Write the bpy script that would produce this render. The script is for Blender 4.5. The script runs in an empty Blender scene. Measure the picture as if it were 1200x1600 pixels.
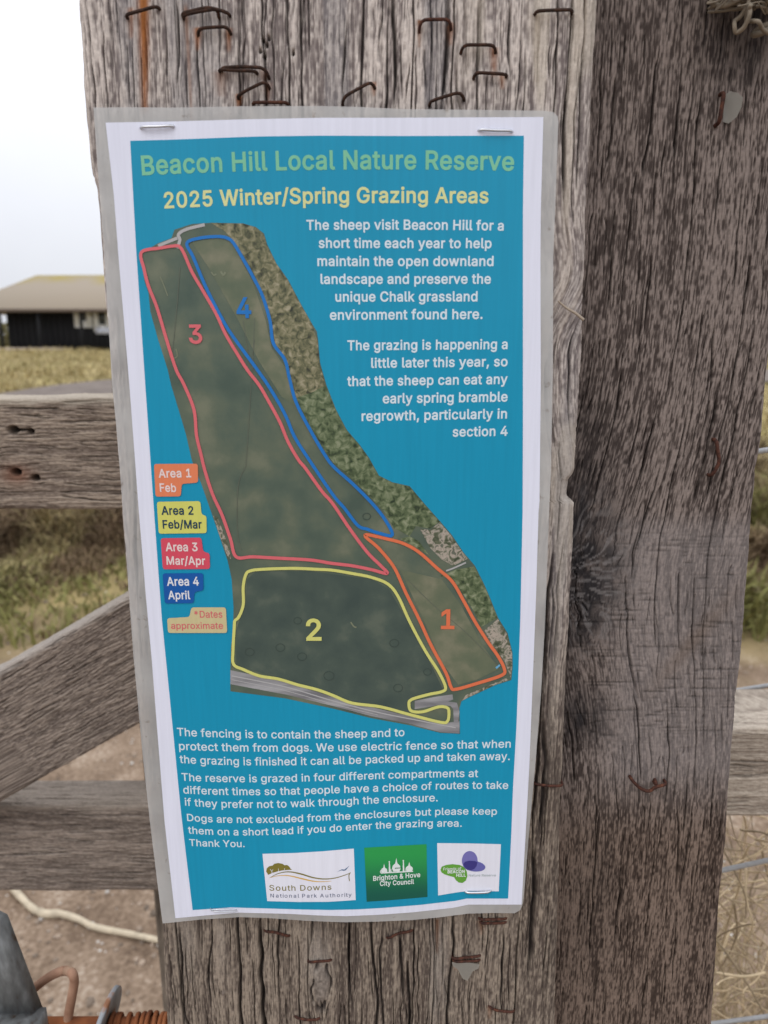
import bpy, math, random
import numpy as np
from mathutils import Vector
from mathutils.geometry import delaunay_2d_cdt

# ------------------------------------------------------------------ camera
S = bpy.context.scene
COL = S.collection
CZ = 1.25                      # eye height, metres
PITCH = math.radians(13.1)
FPX = 1600 * 26.0 / 36.0       # focal length in photograph pixels
cam = bpy.data.cameras.new('camera')
cam.sensor_fit = 'VERTICAL'; cam.sensor_height = 36; cam.lens = 26
cam.clip_start = 0.01; cam.clip_end = 3000
cam.dof.use_dof = True; cam.dof.focus_distance = 0.292; cam.dof.aperture_fstop = 26 / 1.8
camo = bpy.data.objects.new('camera', cam); COL.objects.link(camo)
camo.location = (0, 0, CZ); camo.rotation_euler = (math.radians(90) - PITCH, 0, 0)
S.camera = camo
# ------------------------------------------------------------------ light
SUN_EL, SUN_AZ = math.radians(48), math.radians(215)     # overcast, light from behind and left of the viewer
W = bpy.data.worlds.new('World'); S.world = W; W.use_nodes = True
nt = W.node_tree
sky = nt.nodes.new('ShaderNodeTexSky'); sky.sky_type = 'NISHITA'; sky.sun_disc = False
sky.sun_elevation = SUN_EL; sky.sun_rotation = SUN_AZ; sky.dust_density = 4.0; sky.air_density = 1.0
hs = nt.nodes.new('ShaderNodeHueSaturation'); hs.inputs['Saturation'].default_value = 0.22
nt.links.new(sky.outputs[0], hs.inputs['Color'])
cn_ = nt.nodes.new('ShaderNodeTexNoise'); cn_.inputs['Scale'].default_value = 1.6; cn_.inputs['Detail'].default_value = 5
tcw = nt.nodes.new('ShaderNodeTexCoord'); nt.links.new(tcw.outputs['Generated'], cn_.inputs['Vector'])
ccr = nt.nodes.new('ShaderNodeValToRGB'); ccr.color_ramp.elements[0].position = .3; ccr.color_ramp.elements[1].position = .75
ccr.color_ramp.elements[0].color = (6.6, 6.85, 7.5, 1); ccr.color_ramp.elements[1].color = (8.6, 8.75, 9.2, 1)
nt.links.new(cn_.outputs[0], ccr.inputs[0])
cmx = nt.nodes.new('ShaderNodeMix'); cmx.data_type = 'RGBA'; cmx.inputs[0].default_value = .85      # cloud cover
csp = nt.nodes.new('ShaderNodeSeparateXYZ'); nt.links.new(tcw.outputs['Generated'], csp.inputs[0])
cmr = nt.nodes.new('ShaderNodeMapRange'); cmr.inputs[1].default_value = 0.0; cmr.inputs[2].default_value = 1.0; cmr.inputs[3].default_value = 0.95; cmr.inputs[4].default_value = 2.3
nt.links.new(csp.outputs['Z'], cmr.inputs[0])
csc = nt.nodes.new('ShaderNodeVectorMath'); csc.operation = 'SCALE'; nt.links.new(ccr.outputs[0], csc.inputs[0]); nt.links.new(cmr.outputs[0], csc.inputs['Scale'])
nt.links.new(hs.outputs[0], cmx.inputs[6]); nt.links.new(csc.outputs[0], cmx.inputs[7])
nt.links.new(cmx.outputs[2], nt.nodes['Background'].inputs['Color'])
nt.nodes['Background'].inputs['Strength'].default_value = 0.13
sl = bpy.data.lights.new('sun', 'SUN'); sl.energy = 0.6; sl.angle = math.radians(25); sl.color = (1, 0.96, 0.9)
so = bpy.data.objects.new('sun', sl); COL.objects.link(so)
d = Vector((math.sin(SUN_AZ) * math.cos(SUN_EL), math.cos(SUN_AZ) * math.cos(SUN_EL), math.sin(SUN_EL)))
so.rotation_euler = d.to_track_quat('Z', 'Y').to_euler()
S.view_settings.view_transform = 'Standard'; S.view_settings.look = 'None'
S.view_settings.exposure = -0.16; S.view_settings.gamma = 1
S.cycles.max_bounces = 6

# ------------------------------------------------------------------ helpers
rng = np.random.default_rng(7)
random.seed(7)
TAB = [np.random.default_rng(100 + k).random((256, 256)) for k in range(24)]

def vn(x, y, k=0):
    """value noise 0..1"""
    T = TAB[k % 24]
    xi = np.floor(x).astype(np.int64); yi = np.floor(y).astype(np.int64)
    fx = x - xi; fy = y - yi
    fx = fx * fx * fx * (fx * (fx * 6 - 15) + 10); fy = fy * fy * fy * (fy * (fy * 6 - 15) + 10)
    x0 = xi & 255; x1 = (xi + 1) & 255; y0 = yi & 255; y1 = (yi + 1) & 255
    a = T[x0, y0] * (1 - fx) + T[x1, y0] * fx
    b = T[x0, y1] * (1 - fx) + T[x1, y1] * fx
    return a * (1 - fy) + b * fy

def sst(a, b, x):
    t = np.clip((x - a) / (b - a), 0, 1)
    return t * t * (3 - 2 * t)

def bp(px, py, Y):
    """point on the upright plane y = Y that the photograph shows at pixel px, py"""
    px = np.asarray(px, float); py = np.asarray(py, float)
    r = (px - 600) / FPX; u = (800 - py) / FPX
    dy = u * math.sin(PITCH) + math.cos(PITCH); dz = u * math.cos(PITCH) - math.sin(PITCH)
    t = Y / dy
    return np.stack([r * t, t * dy, CZ + t * dz], -1)

ORG = {}
def rootof(o):
    while o.parent: o = o.parent
    return o

def raw_mesh(name, V, quads=None, tris=None, polys=None):
    me = bpy.data.meshes.new(name)
    V = np.asarray(V, np.float64)
    loops = []; tot = []
    if quads is not None and len(quads):
        q = np.asarray(quads, np.int64); loops.append(q.ravel()); tot.append(np.full(len(q), 4))
    if tris is not None and len(tris):
        q = np.asarray(tris, np.int64); loops.append(q.ravel()); tot.append(np.full(len(q), 3))
    if polys:
        loops.append(np.array([i for p in polys for i in p], np.int64)); tot.append(np.array([len(p) for p in polys]))
    lp = np.concatenate(loops); tt = np.concatenate(tot)
    me.vertices.add(len(V)); me.vertices.foreach_set('co', V.astype(np.float32).ravel())
    me.loops.add(len(lp)); me.loops.foreach_set('vertex_index', lp.astype(np.int32))
    me.polygons.add(len(tt)); st = np.concatenate([[0], np.cumsum(tt)[:-1]])
    me.polygons.foreach_set('loop_start', st.astype(np.int32))
    me.update(calc_edges=True); me.validate()
    return me

def obj(name, V, mat, parent=None, quads=None, tris=None, polys=None, col=None, smooth=True, loc=None):
    V = np.asarray(V, np.float64).reshape(-1, 3)
    if parent is not None:
        o0 = ORG[rootof(parent).name]
    else:
        o0 = np.array(loc if loc is not None else
                      [(V[:, 0].min() + V[:, 0].max()) / 2, (V[:, 1].min() + V[:, 1].max()) / 2, V[:, 2].min()], float)
    me = raw_mesh(name, V - o0, quads, tris, polys)
    if smooth:
        me.polygons.foreach_set('use_smooth', np.ones(len(me.polygons), bool))
    if col is not None:
        at = me.color_attributes.new('Col', 'FLOAT_COLOR', 'POINT')
        c = np.ones((len(V), 4), np.float32); c[:, :3] = col
        at.data.foreach_set('color', c.ravel())
    me.materials.append(mat)
    o = bpy.data.objects.new(name, me); COL.objects.link(o)
    if parent is not None: o.parent = parent
    else:
        o.location = o0; ORG[o.name] = o0
    return o

def empty(name, loc):
    o = bpy.data.objects.new(name, None); COL.objects.link(o); o.location = loc
    o.empty_display_size = 0.05
    ORG[o.name] = np.array(loc, float); return o

def tag(o, label, cat, group=None, kind=None):
    if label: o['label'] = label
    if cat: o['category'] = cat
    if group: o['group'] = group
    if kind: o['kind'] = kind
    return o

def mat(name, color=(0.5, 0.5, 0.5), rough=0.7, spec=0.3, metal=0.0, attr=False, noise=None, bump=None):
    """principled material; noise = (scale, amount[, (sx,sy,sz)]) varies the colour, bump = (scale, strength, dist)"""
    m = bpy.data.materials.new(name); m.use_nodes = True
    t = m.node_tree; b = t.nodes['Principled BSDF']
    b.inputs['Roughness'].default_value = rough; b.inputs['Specular IOR Level'].default_value = spec
    b.inputs['Metallic'].default_value = metal
    if attr:
        a = t.nodes.new('ShaderNodeAttribute'); a.attribute_name = 'Col'; src = a.outputs['Color']
    else:
        a = t.nodes.new('ShaderNodeRGB'); a.outputs[0].default_value = (*color, 1); src = a.outputs[0]
    tc = t.nodes.new('ShaderNodeTexCoord')
    if noise:
        mp = t.nodes.new('ShaderNodeMapping'); t.links.new(tc.outputs['Object'], mp.inputs[0])
        if len(noise) > 2: mp.inputs['Scale'].default_value = noise[2]
        n = t.nodes.new('ShaderNodeTexNoise'); n.inputs['Scale'].default_value = noise[0]; n.inputs['Detail'].default_value = 5
        t.links.new(mp.outputs[0], n.inputs['Vector'])
        mr = t.nodes.new('ShaderNodeMapRange'); mr.inputs[1].default_value = 0.25; mr.inputs[2].default_value = 0.75
        mr.inputs[3].default_value = 1 - noise[1]; mr.inputs[4].default_value = 1 + noise[1]
        t.links.new(n.outputs[0], mr.inputs[0])
        mx = t.nodes.new('ShaderNodeVectorMath'); mx.operation = 'SCALE'
        t.links.new(src, mx.inputs[0]); t.links.new(mr.outputs[0], mx.inputs['Scale']); src = mx.outputs[0]
    t.links.new(src, b.inputs['Base Color'])
    if bump:
        n2 = t.nodes.new('ShaderNodeTexNoise'); n2.inputs['Scale'].default_value = bump[0]; n2.inputs['Detail'].default_value = 6
        t.links.new(tc.outputs['Object'], n2.inputs['Vector'])
        bu = t.nodes.new('ShaderNodeBump'); bu.inputs['Strength'].default_value = bump[1]; bu.inputs['Distance'].default_value = bump[2]
        t.links.new(n2.outputs[0], bu.inputs['Height']); t.links.new(bu.outputs[0], b.inputs['Normal'])
    return m

def ramp_mat(name, scale, stops, rough=0.9, spec=0.2, detail=6, voro=False, bump=None, stretch=None, distort=0.0):
    m = bpy.data.materials.new(name); m.use_nodes = True
    t = m.node_tree; b = t.nodes['Principled BSDF']
    b.inputs['Roughness'].default_value = rough; b.inputs['Specular IOR Level'].default_value = spec
    tc = t.nodes.new('ShaderNodeTexCoord'); mp = t.nodes.new('ShaderNodeMapping')
    t.links.new(tc.outputs['Object'], mp.inputs[0])
    if stretch: mp.inputs['Scale'].default_value = stretch
    n = t.nodes.new('ShaderNodeTexNoise'); n.inputs['Scale'].default_value = scale; n.inputs['Detail'].default_value = detail
    n.inputs['Distortion'].default_value = distort
    t.links.new(mp.outputs[0], n.inputs['Vector'])
    fac = n.outputs[0]
    if voro:
        v = t.nodes.new('ShaderNodeTexVoronoi'); v.inputs['Scale'].default_value = voro
        t.links.new(mp.outputs[0], v.inputs['Vector'])
        ma = t.nodes.new('ShaderNodeMath'); ma.operation = 'MULTIPLY_ADD'
        ma.inputs[1].default_value = -0.45; t.links.new(v.outputs['Distance'], ma.inputs[0]); 
        ad = t.nodes.new('ShaderNodeMath'); ad.operation = 'ADD'; ad.inputs[1].default_value = 0.2
        t.links.new(n.outputs[0], ad.inputs[0]); t.links.new(ad.outputs[0], ma.inputs[2]); fac = ma.outputs[0]
    cr = t.nodes.new('ShaderNodeValToRGB'); e = cr.color_ramp.elements
    e[0].position = stops[0][0]; e[0].color = (*stops[0][1], 1); e[1].position = stops[-1][0]; e[1].color = (*stops[-1][1], 1)
    for p, c in stops[1:-1]:
        k = e.new(p); k.color = (*c, 1)
    t.links.new(fac, cr.inputs[0]); t.links.new(cr.outputs[0], b.inputs['Base Color'])
    if bump:
        bu = t.nodes.new('ShaderNodeBump'); bu.inputs['Strength'].default_value = bump[0]; bu.inputs['Distance'].default_value = bump[1]
        t.links.new(fac, bu.inputs['Height']); t.links.new(bu.outputs[0], b.inputs['Normal'])
    return m

def catmull(P, n=8, closed=False):
    P = np.asarray(P, float); N = len(P); out = []
    for i in range(N if closed else N - 1):
        g = (lambda k: P[k % N]) if closed else (lambda k: P[min(max(k, 0), N - 1)])
        p0, p1, p2, p3 = g(i - 1), g(i), g(i + 1), g(i + 2)
        for s in np.arange(n) / n:
            out.append(0.5 * (2 * p1 + (p2 - p0) * s + (2 * p0 - 5 * p1 + 4 * p2 - p3) * s * s + (3 * p1 - p0 - 3 * p2 + p3) * s ** 3))
    if not closed: out.append(P[-1])
    return np.array(out)

def tube(path, rad, sides=8, cap=True, flat=None):
    """verts, quads, polys of a tube along path"""
    P = np.asarray(path, float); n = len(P)
    R = np.broadcast_to(np.asarray(rad, float), (n,))
    T = np.gradient(P, axis=0); T /= np.linalg.norm(T, axis=1)[:, None] + 1e-12
    up = np.array([0.13, 0.27, 0.95]) if abs(T[0] @ [0.13, 0.27, 0.95]) < 0.9 else np.array([1.0, 0.1, 0])
    V = []
    a = np.cross(T[0], up); a /= np.linalg.norm(a)
    for i in range(n):
        a = a - T[i] * (a @ T[i]); a /= np.linalg.norm(a); b = np.cross(T[i], a)
        th = np.arange(sides) / sides * 2 * math.pi
        V.append(P[i] + R[i] * (np.cos(th)[:, None] * a + np.sin(th)[:, None] * b))
    V = np.concatenate(V); Q = []
    for i in range(n - 1):
        for j in range(sides):
            k = (j + 1) % sides
            Q.append((i * sides + j, i * sides + k, (i + 1) * sides + k, (i + 1) * sides + j))
    polys = [tuple(range(sides))[::-1], tuple((n - 1) * sides + j for j in range(sides))] if cap else []
    return V, Q, polys

def merge(parts):
    V = []; Q = []; Pl = []; o = 0
    for v, q, p in parts:
        V.append(v); Q += [tuple(i + o for i in f) for f in q]; Pl += [tuple(i + o for i in f) for f in p]; o += len(v)
    return np.concatenate(V), Q, Pl

def box(x0, x1, y0, y1, z0, z1):
    V = np.array([(x, y, z) for z in (z0, z1) for y in (y0, y1) for x in (x0, x1)], float)
    Q = [(0, 2, 3, 1), (4, 5, 7, 6), (0, 1, 5, 4), (2, 6, 7, 3), (0, 4, 6, 2), (1, 3, 7, 5)]
    return V, Q, []

# ------------------------------------------------------------------ ground
def gz(x, y):
    x = np.asarray(x, float); y = np.asarray(y, float)
    h = 0.76 * sst(7, 44, y) + 0.0 * x
    h = h + 0.10 * sst(2.6, 3.6, y) * (1 - sst(6.5, 8.5, y)) + 0.05 * (vn(x * .35, y * .35, 3) - .5) * sst(3, 6, y)
    return h + 0.012 * (vn(x * 3.1, y * 3.1, 4) - .5)

def grid_sheet(xs, ys, f):
    X, Y = np.meshgrid(xs, ys); V = np.stack([X.ravel(), Y.ravel(), f(X, Y).ravel()], 1)
    n = len(xs); i = np.arange(len(ys) - 1)[:, None] * n + np.arange(n - 1)[None]
    i = i.ravel(); return V, np.stack([i, i + 1, i + n + 1, i + n], 1)

xs = np.concatenate([np.linspace(-900, -30, 14), np.linspace(-28, -5, 24), np.linspace(-4.8, 4.8, 97), np.linspace(5, 28, 24), np.linspace(30, 900, 14)])
ys = np.concatenate([np.linspace(-60, -4, 10), np.linspace(-3.5, 8, 116), np.linspace(8.5, 60, 60), np.linspace(70, 1500, 20)])
V, Q = grid_sheet(xs, ys, gz)
# soil near the gate, turf beyond: decided by where the ground lies
gm = bpy.data.materials.new('ground_soil_turf'); gm.use_nodes = True
t = gm.node_tree; b = t.nodes['Principled BSDF']; b.inputs['Roughness'].default_value = 0.95; b.inputs['Specular IOR Level'].default_value = 0.1
geo = t.nodes.new('ShaderNodeNewGeometry')
def tn(scale, detail=6, vec=None):
    n = t.nodes.new('ShaderNodeTexNoise'); n.inputs['Scale'].default_value = scale; n.inputs['Detail'].default_value = detail
    t.links.new(vec or geo.outputs['Position'], n.inputs['Vector']); return n.outputs[0]
def tramp(fac, stops):
    cr = t.nodes.new('ShaderNodeValToRGB'); e = cr.color_ramp.elements
    e[0].position, e[1].position = stops[0][0], stops[-1][0]; e[0].color = (*stops[0][1], 1); e[1].color = (*stops[-1][1], 1)
    for p, c in stops[1:-1]:
        k = e.new(p); k.color = (*c, 1)
    t.links.new(fac, cr.inputs[0]); return cr.outputs[0]
soilf = t.nodes.new('ShaderNodeMath'); soilf.operation = 'MULTIPLY_ADD'; soilf.inputs[1].default_value = 0.5
t.links.new(tn(7), soilf.inputs[0])
h2 = t.nodes.new('ShaderNodeMath'); h2.operation = 'MULTIPLY'; h2.inputs[1].default_value = 0.5; t.links.new(tn(95, 8), h2.inputs[0]); t.links.new(h2.outputs[0], soilf.inputs[2])
soil = tramp(soilf.outputs[0], [(0.33, (0.11, 0.075, 0.052)), (0.46, (0.20, 0.142, 0.098)), (0.56, (0.28, 0.205, 0.145)), (0.70, (0.45, 0.37, 0.29))])
turf = tramp(tn(2.2), [(0.3, (0.12, 0.10, 0.042)), (0.5, (0.24, 0.19, 0.085)), (0.7, (0.38, 0.295, 0.14))])
sep = t.nodes.new('ShaderNodeSeparateXYZ'); t.links.new(geo.outputs['Position'], sep.inputs[0])
ad = t.nodes.new('ShaderNodeMath'); ad.operation = 'MULTIPLY_ADD'; ad.inputs[1].default_value = 1.2; t.links.new(tn(2.5), ad.inputs[0]); t.links.new(sep.outputs['Y'], ad.inputs[2])
mr = t.nodes.new('ShaderNodeMapRange'); mr.inputs[1].default_value = 3.1; mr.inputs[2].default_value = 3.8; t.links.new(ad.outputs[0], mr.inputs[0])
mix = t.nodes.new('ShaderNodeMix'); mix.data_type = 'RGBA'; t.links.new(mr.outputs[0], mix.inputs[0]); t.links.new(soil, mix.inputs[6]); t.links.new(turf, mix.inputs[7])
t.links.new(mix.outputs[2], b.inputs['Base Color'])
bu = t.nodes.new('ShaderNodeBump'); bu.inputs['Strength'].default_value = 0.7; bu.inputs['Distance'].default_value = 0.012
t.links.new(soilf.outputs[0], bu.inputs['Height']); t.links.new(bu.outputs[0], b.inputs['Normal'])
g = obj('ground', V, gm, quads=Q, loc=(0, 0, 0)); g['kind'] = 'structure'

# track crossing the field
cl = catmull([(45, 22.5), (10, 21), (0, 20.4), (-3.5, 19.6), (-5.6, 17.4), (-5.8, 14.5), (-5.8, 10), (-6.2, 4), (-9, -6)], 10)
T = np.gradient(cl, axis=0); T /= np.linalg.norm(T, axis=1)[:, None]; Nn = np.stack([-T[:, 1], T[:, 0]], 1)
offs = np.linspace(-2.3, 2.3, 9)
P = (cl[:, None, :] + Nn[:, None, :] * offs[None, :, None])
Vt = np.concatenate([P.reshape(-1, 2), (gz(P[..., 0], P[..., 1]) + 0.05).reshape(-1, 1)], 1)
i = (np.arange(len(cl) - 1)[:, None] * 9 + np.arange(8)[None]).ravel()
tr = obj('track', Vt, ramp_mat('track_dirt', 3, [(0.3, (0.13, 0.105, 0.09)), (0.7, (0.21, 0.175, 0.15))]), quads=np.stack([i, i + 1, i + 10, i + 9], 1))
tr['kind'] = 'structure'

# ------------------------------------------------------------------ weathered timber
woodm = mat('weathered_timber', attr=True, rough=0.9, spec=0.15, noise=(900, 0.16), bump=(1400, 0.35, 0.0004))

def wood(name, O, U, Vd, N, eL, eR, t, r, du, vs, style, parent=None, vfeat=None):
    """slab: O origin, U across, Vd along the grain, N outward normal of the front face; eL/eR edge offsets (functions of v)"""
    O, U, Vd, N = [np.asarray(q, float) for q in (O, U, Vd, N)]
    vs = np.asarray(vs, float); L = eL(vs); R = eR(vs); wm = float(np.mean(R - L))
    nf = int(wm / du); uu = np.linspace(0, 1, nf)
    e = np.array([0, .15, .35, .6]) * (r / wm); uu = np.unique(np.concatenate([uu, e, 1 - e]))
    dist = np.minimum(uu, 1 - uu) * wm
    dep = np.where(dist < r, r - np.sqrt(np.maximum(r * r - (r - dist) ** 2, 0)), 0)
    wN = np.clip(dist / r, 0, 1); sgn = np.where(uu < .5, -1.0, 1.0)
    sd = np.concatenate([np.arange(r + du * 1.2, min(.02, t * .5), max(du * 2, .0007)), np.linspace(min(.02, t * .5) + .002, t - r, 8)])
    per = []   # (u01, depth, nU, nN, unwrapped extra)
    for a, q, w_, s in zip(uu, dep, wN, sgn): per.append((a, q, s * math.sqrt(max(0, 1 - w_ ** 2)), w_, 0))
    for q in sd: per.append((1, q, 1, 0, q))
    for a in np.linspace(1, 0, 10): per.append((a, t, 0, -1, 0.3))
    for q in sd[::-1]: per.append((0, q, -1, 0, -q))
    per = np.array(per); M = len(per); K = len(vs)
    u = L[:, None] + per[None, :, 0] * (R - L)[:, None]
    a = u + per[None, :, 4]
    v = np.broadcast_to(vs[:, None], u.shape)
    h, c = style(a, v)
    back = per[:, 3] < -.5
    h[:, back] *= 0.2
    pos = (O + u[..., None] * U + v[..., None] * Vd - per[None, :, 1, None] * N
           + h[..., None] * (per[None, :, 2, None] * U + per[None, :, 3, None] * N))
    i = np.arange(K - 1)[:, None] * M + np.arange(M)[None]; j = np.arange(K - 1)[:, None] * M + (np.arange(M)[None] + 1) % M
    q = np.stack([i, j, j + M, i + M], -1).reshape(-1, 4)
    if np.dot(np.cross(U, Vd), N) < 0: q = q[:, ::-1]
    caps = [tuple(range(M))[::-1], tuple((K - 1) * M + k for k in range(M))]
    return obj(name, pos.reshape(-1, 3), woodm, parent, quads=q, polys=caps, col=c.reshape(-1, 3), loc=None if parent else O)

def mixc(a, b, f): return a * (1 - f[..., None]) + np.asarray(b) * f[..., None]

def grain(seed=0, light=(.42, .37, .325), dark=(.15, .125, .115), crack=1.0, amp=.0004, warp=.002, cracks=(), flow=None,
          saw=None, tint=None, stains=(), pits=(), knots=(), fine=1.0, stretch=1.0, per=.0042, crackw=.00026):
    sx = seed * 17.3
    def f(a, v):
        p = a + warp * 2 * (vn(a / .05 + sx, v / .16 * stretch, seed) - .5) + warp * .5 * (vn(a / .012 + sx, v / .03 * stretch, seed + 1) - .5)
        if flow is not None: p = p + flow(a, v)
        for (ku, kv, ru, rv, _) in knots:
            q = ((a - ku) / ru) ** 2 + ((v - kv) / rv) ** 2
            p = p - (a - ku) * 0.75 * np.exp(-q * .8)
        vs_ = v / stretch
        n0 = vn(p / .016 + sx, vs_ / .30, seed + 2)
        n1 = vn(p / .0036 + sx, vs_ / .085, seed + 3)
        n2 = vn(p / .0015 + sx, vs_ / .036, seed + 4)
        n3 = vn(p / .00075 + sx, vs_ / .016, seed + 5)
        n4 = vn(p / .00036 + .8 * n2 + sx, v / .0060, seed + 6)
        n5 = vn(p / .00045 + 2 * n3 + sx, v / .0017, seed + 7)
        s = .26 * n0 + .27 * n1 + .27 * n2 + .20 * n3
        h = amp * (.5 * n1 + .7 * n2 + .7 * n3 * fine + .55 * n4 * fine + .3 * n5 * fine) - amp * 1.3
        # drying checks: contour lines of long noise, opened where a second noise allows
        pw = p + .0009 * (vn(p / .004 + 3, v / .008, seed + 12) - .5)
        def checks(per_, ln, wd_, lo, hi, k, gl):
            f_ = lambda q: vn(q / per_ + sx + 31 * k, vs_ / ln, seed + 8 + k)
            cn = f_(pw); g_ = np.abs(f_(pw + per_ * .04) - cn) / (per_ * .04)
            gd = np.abs(cn - .5) / np.maximum(g_, .55 / per_)
            gate = sst(lo, hi, vn(p / (per_ * 1.7) + sx + k, vs_ / gl, seed + 13 + k))
            return np.exp(-(gd / (wd_ * (.45 + .55 * gate))) ** 2) * sst(.02, .30, gate) * sst(.10 / per_, .40 / per_, g_)
        ck = checks(per, .16, crackw, .42, .75, 0, .07)
        ck2 = checks(per * .60, .05, crackw * .8, .42, .66, 1, .026)
        ck3 = checks(per * .36, .020, crackw * .62, .42, .66, 2, .011)
        h = h - crack * (.0020 * ck + .0011 * ck2 + .0004 * ck3)
        grey = sst(.20, .80, .75 * s + .125 + .26 * (n4 - .5) * fine + .30 * (n5 - .5) * fine)
        c = mixc(np.broadcast_to(np.asarray(dark), a.shape + (3,)), light, grey)
        c = mixc(c, np.asarray(dark) * .28, np.clip(ck * .95 + ck2 * .8 + ck3 * .6, 0, 1) * min(1, crack))
        if tint is not None: c = tint(c, a, v, s)
        for (u0, v0, v1, w, dp) in cracks:
            uc = u0 + .0035 * (vn(v / .04 + u0 * 999, v * 0 + 3, 12) - .5) + .0012 * (vn(v / .009 + u0 * 999, v * 0 + 5, 13) - .5)
            tp = sst(v0, v0 + .02, v) * (1 - sst(v1 - .02, v1, v))
            k = np.exp(-((p - uc) / (w * (.4 + .6 * tp))) ** 2) * tp
            h = h - dp * k; c = mixc(c, np.asarray(dark) * .25, np.clip(k, 0, 1) * .9)
        if saw is not None:
            sv, sh = saw(a, v); h = h - sv; c = c * (1 - sh[..., None])
        for (ku, kv, ru, rv, kc) in knots:
            q = np.sqrt(((a - ku) / ru) ** 2 + ((v - kv) / rv) ** 2)
            ins = 1 - sst(.55, .95, q + .25 * (vn(a / .002, v / .004, 14) - .5))
            qq = q + .5 * (vn(a / .0028 + 4, v / .005, 17) - .5); ring = np.exp(-((qq - .95) / .11) ** 2) * sst(.25, .6, vn(a / .002 + 8, v / .004, 18))
            c = mixc(c, np.asarray(kc) * (.6 + .8 * vn(a / .0008 + 9, v / .0011, 15)[..., None]), ins * .9)
            c = mixc(c, np.asarray(dark) * .25, ring * .9); h = h - .0016 * ring + .0006 * ins * vn(q * 6, a * 0, 16)
        for (u0, v0, u1, v1, w, k, sc) in stains:      # rust washed down from iron: an orange-brown mark in the wood
            tt = np.clip(((v - v0) / (v1 - v0 + 1e-9)), 0, 1); uc = u0 + (u1 - u0) * tt
            inside = sst(-.04, .03, (v - v1) / (v0 - v1)) * (1 - sst(.97, 1.06, (v - v1) / (v0 - v1)))
            m = np.exp(-((a - uc) / (w * (1 - .4 * tt))) ** 2) * inside * k * (1 - .5 * tt) * sst(.15, .6, .5 * n2 + .5 * n1 + .15)
            c = mixc(c, np.asarray(sc), np.clip(m, 0, 1))
        for (u0, v0, ru, rv, dp) in pits:
            q = ((a - u0) / ru) ** 2 + ((v - v0) / rv) ** 2
            k = np.exp(-q ** 2); h = h - dp * k; c = mixc(c, np.asarray(dark) * .15, k * .9)
        return h, c
    return f

# --- gate post (front) : y of its face
YP = 0.258            # poster plane
YF = YP + 0.0022      # front face of the near post
def edge_from_px(pts, Y):
    q = bp([p[0] for p in pts], [p[1] for p in pts], Y); o = np.argsort(q[:, 2])
    zz, xx = q[o, 2], q[o, 0]
    return lambda z: np.interp(z, zz, xx)
def pz(py, Y=YF): return float(bp(600, py, Y)[2])
def pxu(px, py, Y=YF): return float(bp(px, py, Y)[0])

eL1 = edge_from_px([(112, -140), (119, 0), (122, 60), (127, 130), (132, 190), (137, 245), (140, 270), (146, 290), (151, 330), (156, 400), (164, 500), (171, 590), (178, 680), (185, 760), (192, 850), (200, 950), (213, 1100), (224, 1200), (237, 1320), (250, 1440), (255, 1540), (259, 1600), (272, 1800)], YF)
eR1 = edge_from_px([(938, -140), (935, 0), (929, 100), (925, 200), (920, 300), (918, 350), (917, 400), (913, 470), (911, 560), (906, 630), (903, 690), (900, 735), (898, 742), (889, 752), (887, 775), (891, 782), (899, 786), (899, 810), (897, 850), (894, 920), (890, 1000), (885, 1070), (882, 1150), (878, 1250), (874, 1400), (868, 1600), (862, 1800)], YF)
def zrows(top, lo, hi, bot, fine):
    return np.concatenate([np.linspace(bot, lo, 40)[:-1], np.arange(lo, hi, fine), np.linspace(hi, top, max(3, int((top - hi) / .006)))])

def P1(px, py): return pxu(px, py), pz(py)
def stain(px, py0, py1, wpx, k, sc=(.36, .13, .04), px1=None):
    u0, v0 = P1(px, py0); u1, v1 = P1(px1 or px, py1)
    return (u0, v0, u1, v1, wpx * .0002, k, np.array(sc))
RUST = (.33, .125, .04); RD = (.20, .085, .04)
st1 = [stain(224, -40, 175, 9, 1.3, RUST, 226), stain(205, 14, 60, 6, .6), stain(290, 12, 190, 4, .9, RD, 300), stain(309, 45, 78, 6, 1.0), stain(357, 45, 80, 5, .9),
       stain(345, 112, 150, 12, .6, RD), stain(413, 110, 128, 9, .6, RD), stain(420, 130, 160, 5, .8), stain(373, 148, 170, 5, 1.0),
       stain(655, 32, 75, 4, 1.0, RD), stain(704, 35, 70, 6, .6), stain(772, 75, 120, 7, .6), stain(785, 116, 140, 6, .6), stain(837, 18, 130, 6, .6, (.36, .26, .13)), stain(584, 130, 150, 5, .7),
       stain(683, 1436, 1490, 5, 1.0, (.12, .06, .035)), stain(752, 1438, 1460, 8, .5, RD), stain(712, 1496, 1515, 9, .4, RD), stain(765, 1572, 1592, 5, .8, RD)]
def cr1(px, py0, py1, w, dp): return (pxu(px, (py0 + py1) / 2), pz(py1), pz(py0), w, dp)
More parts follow.
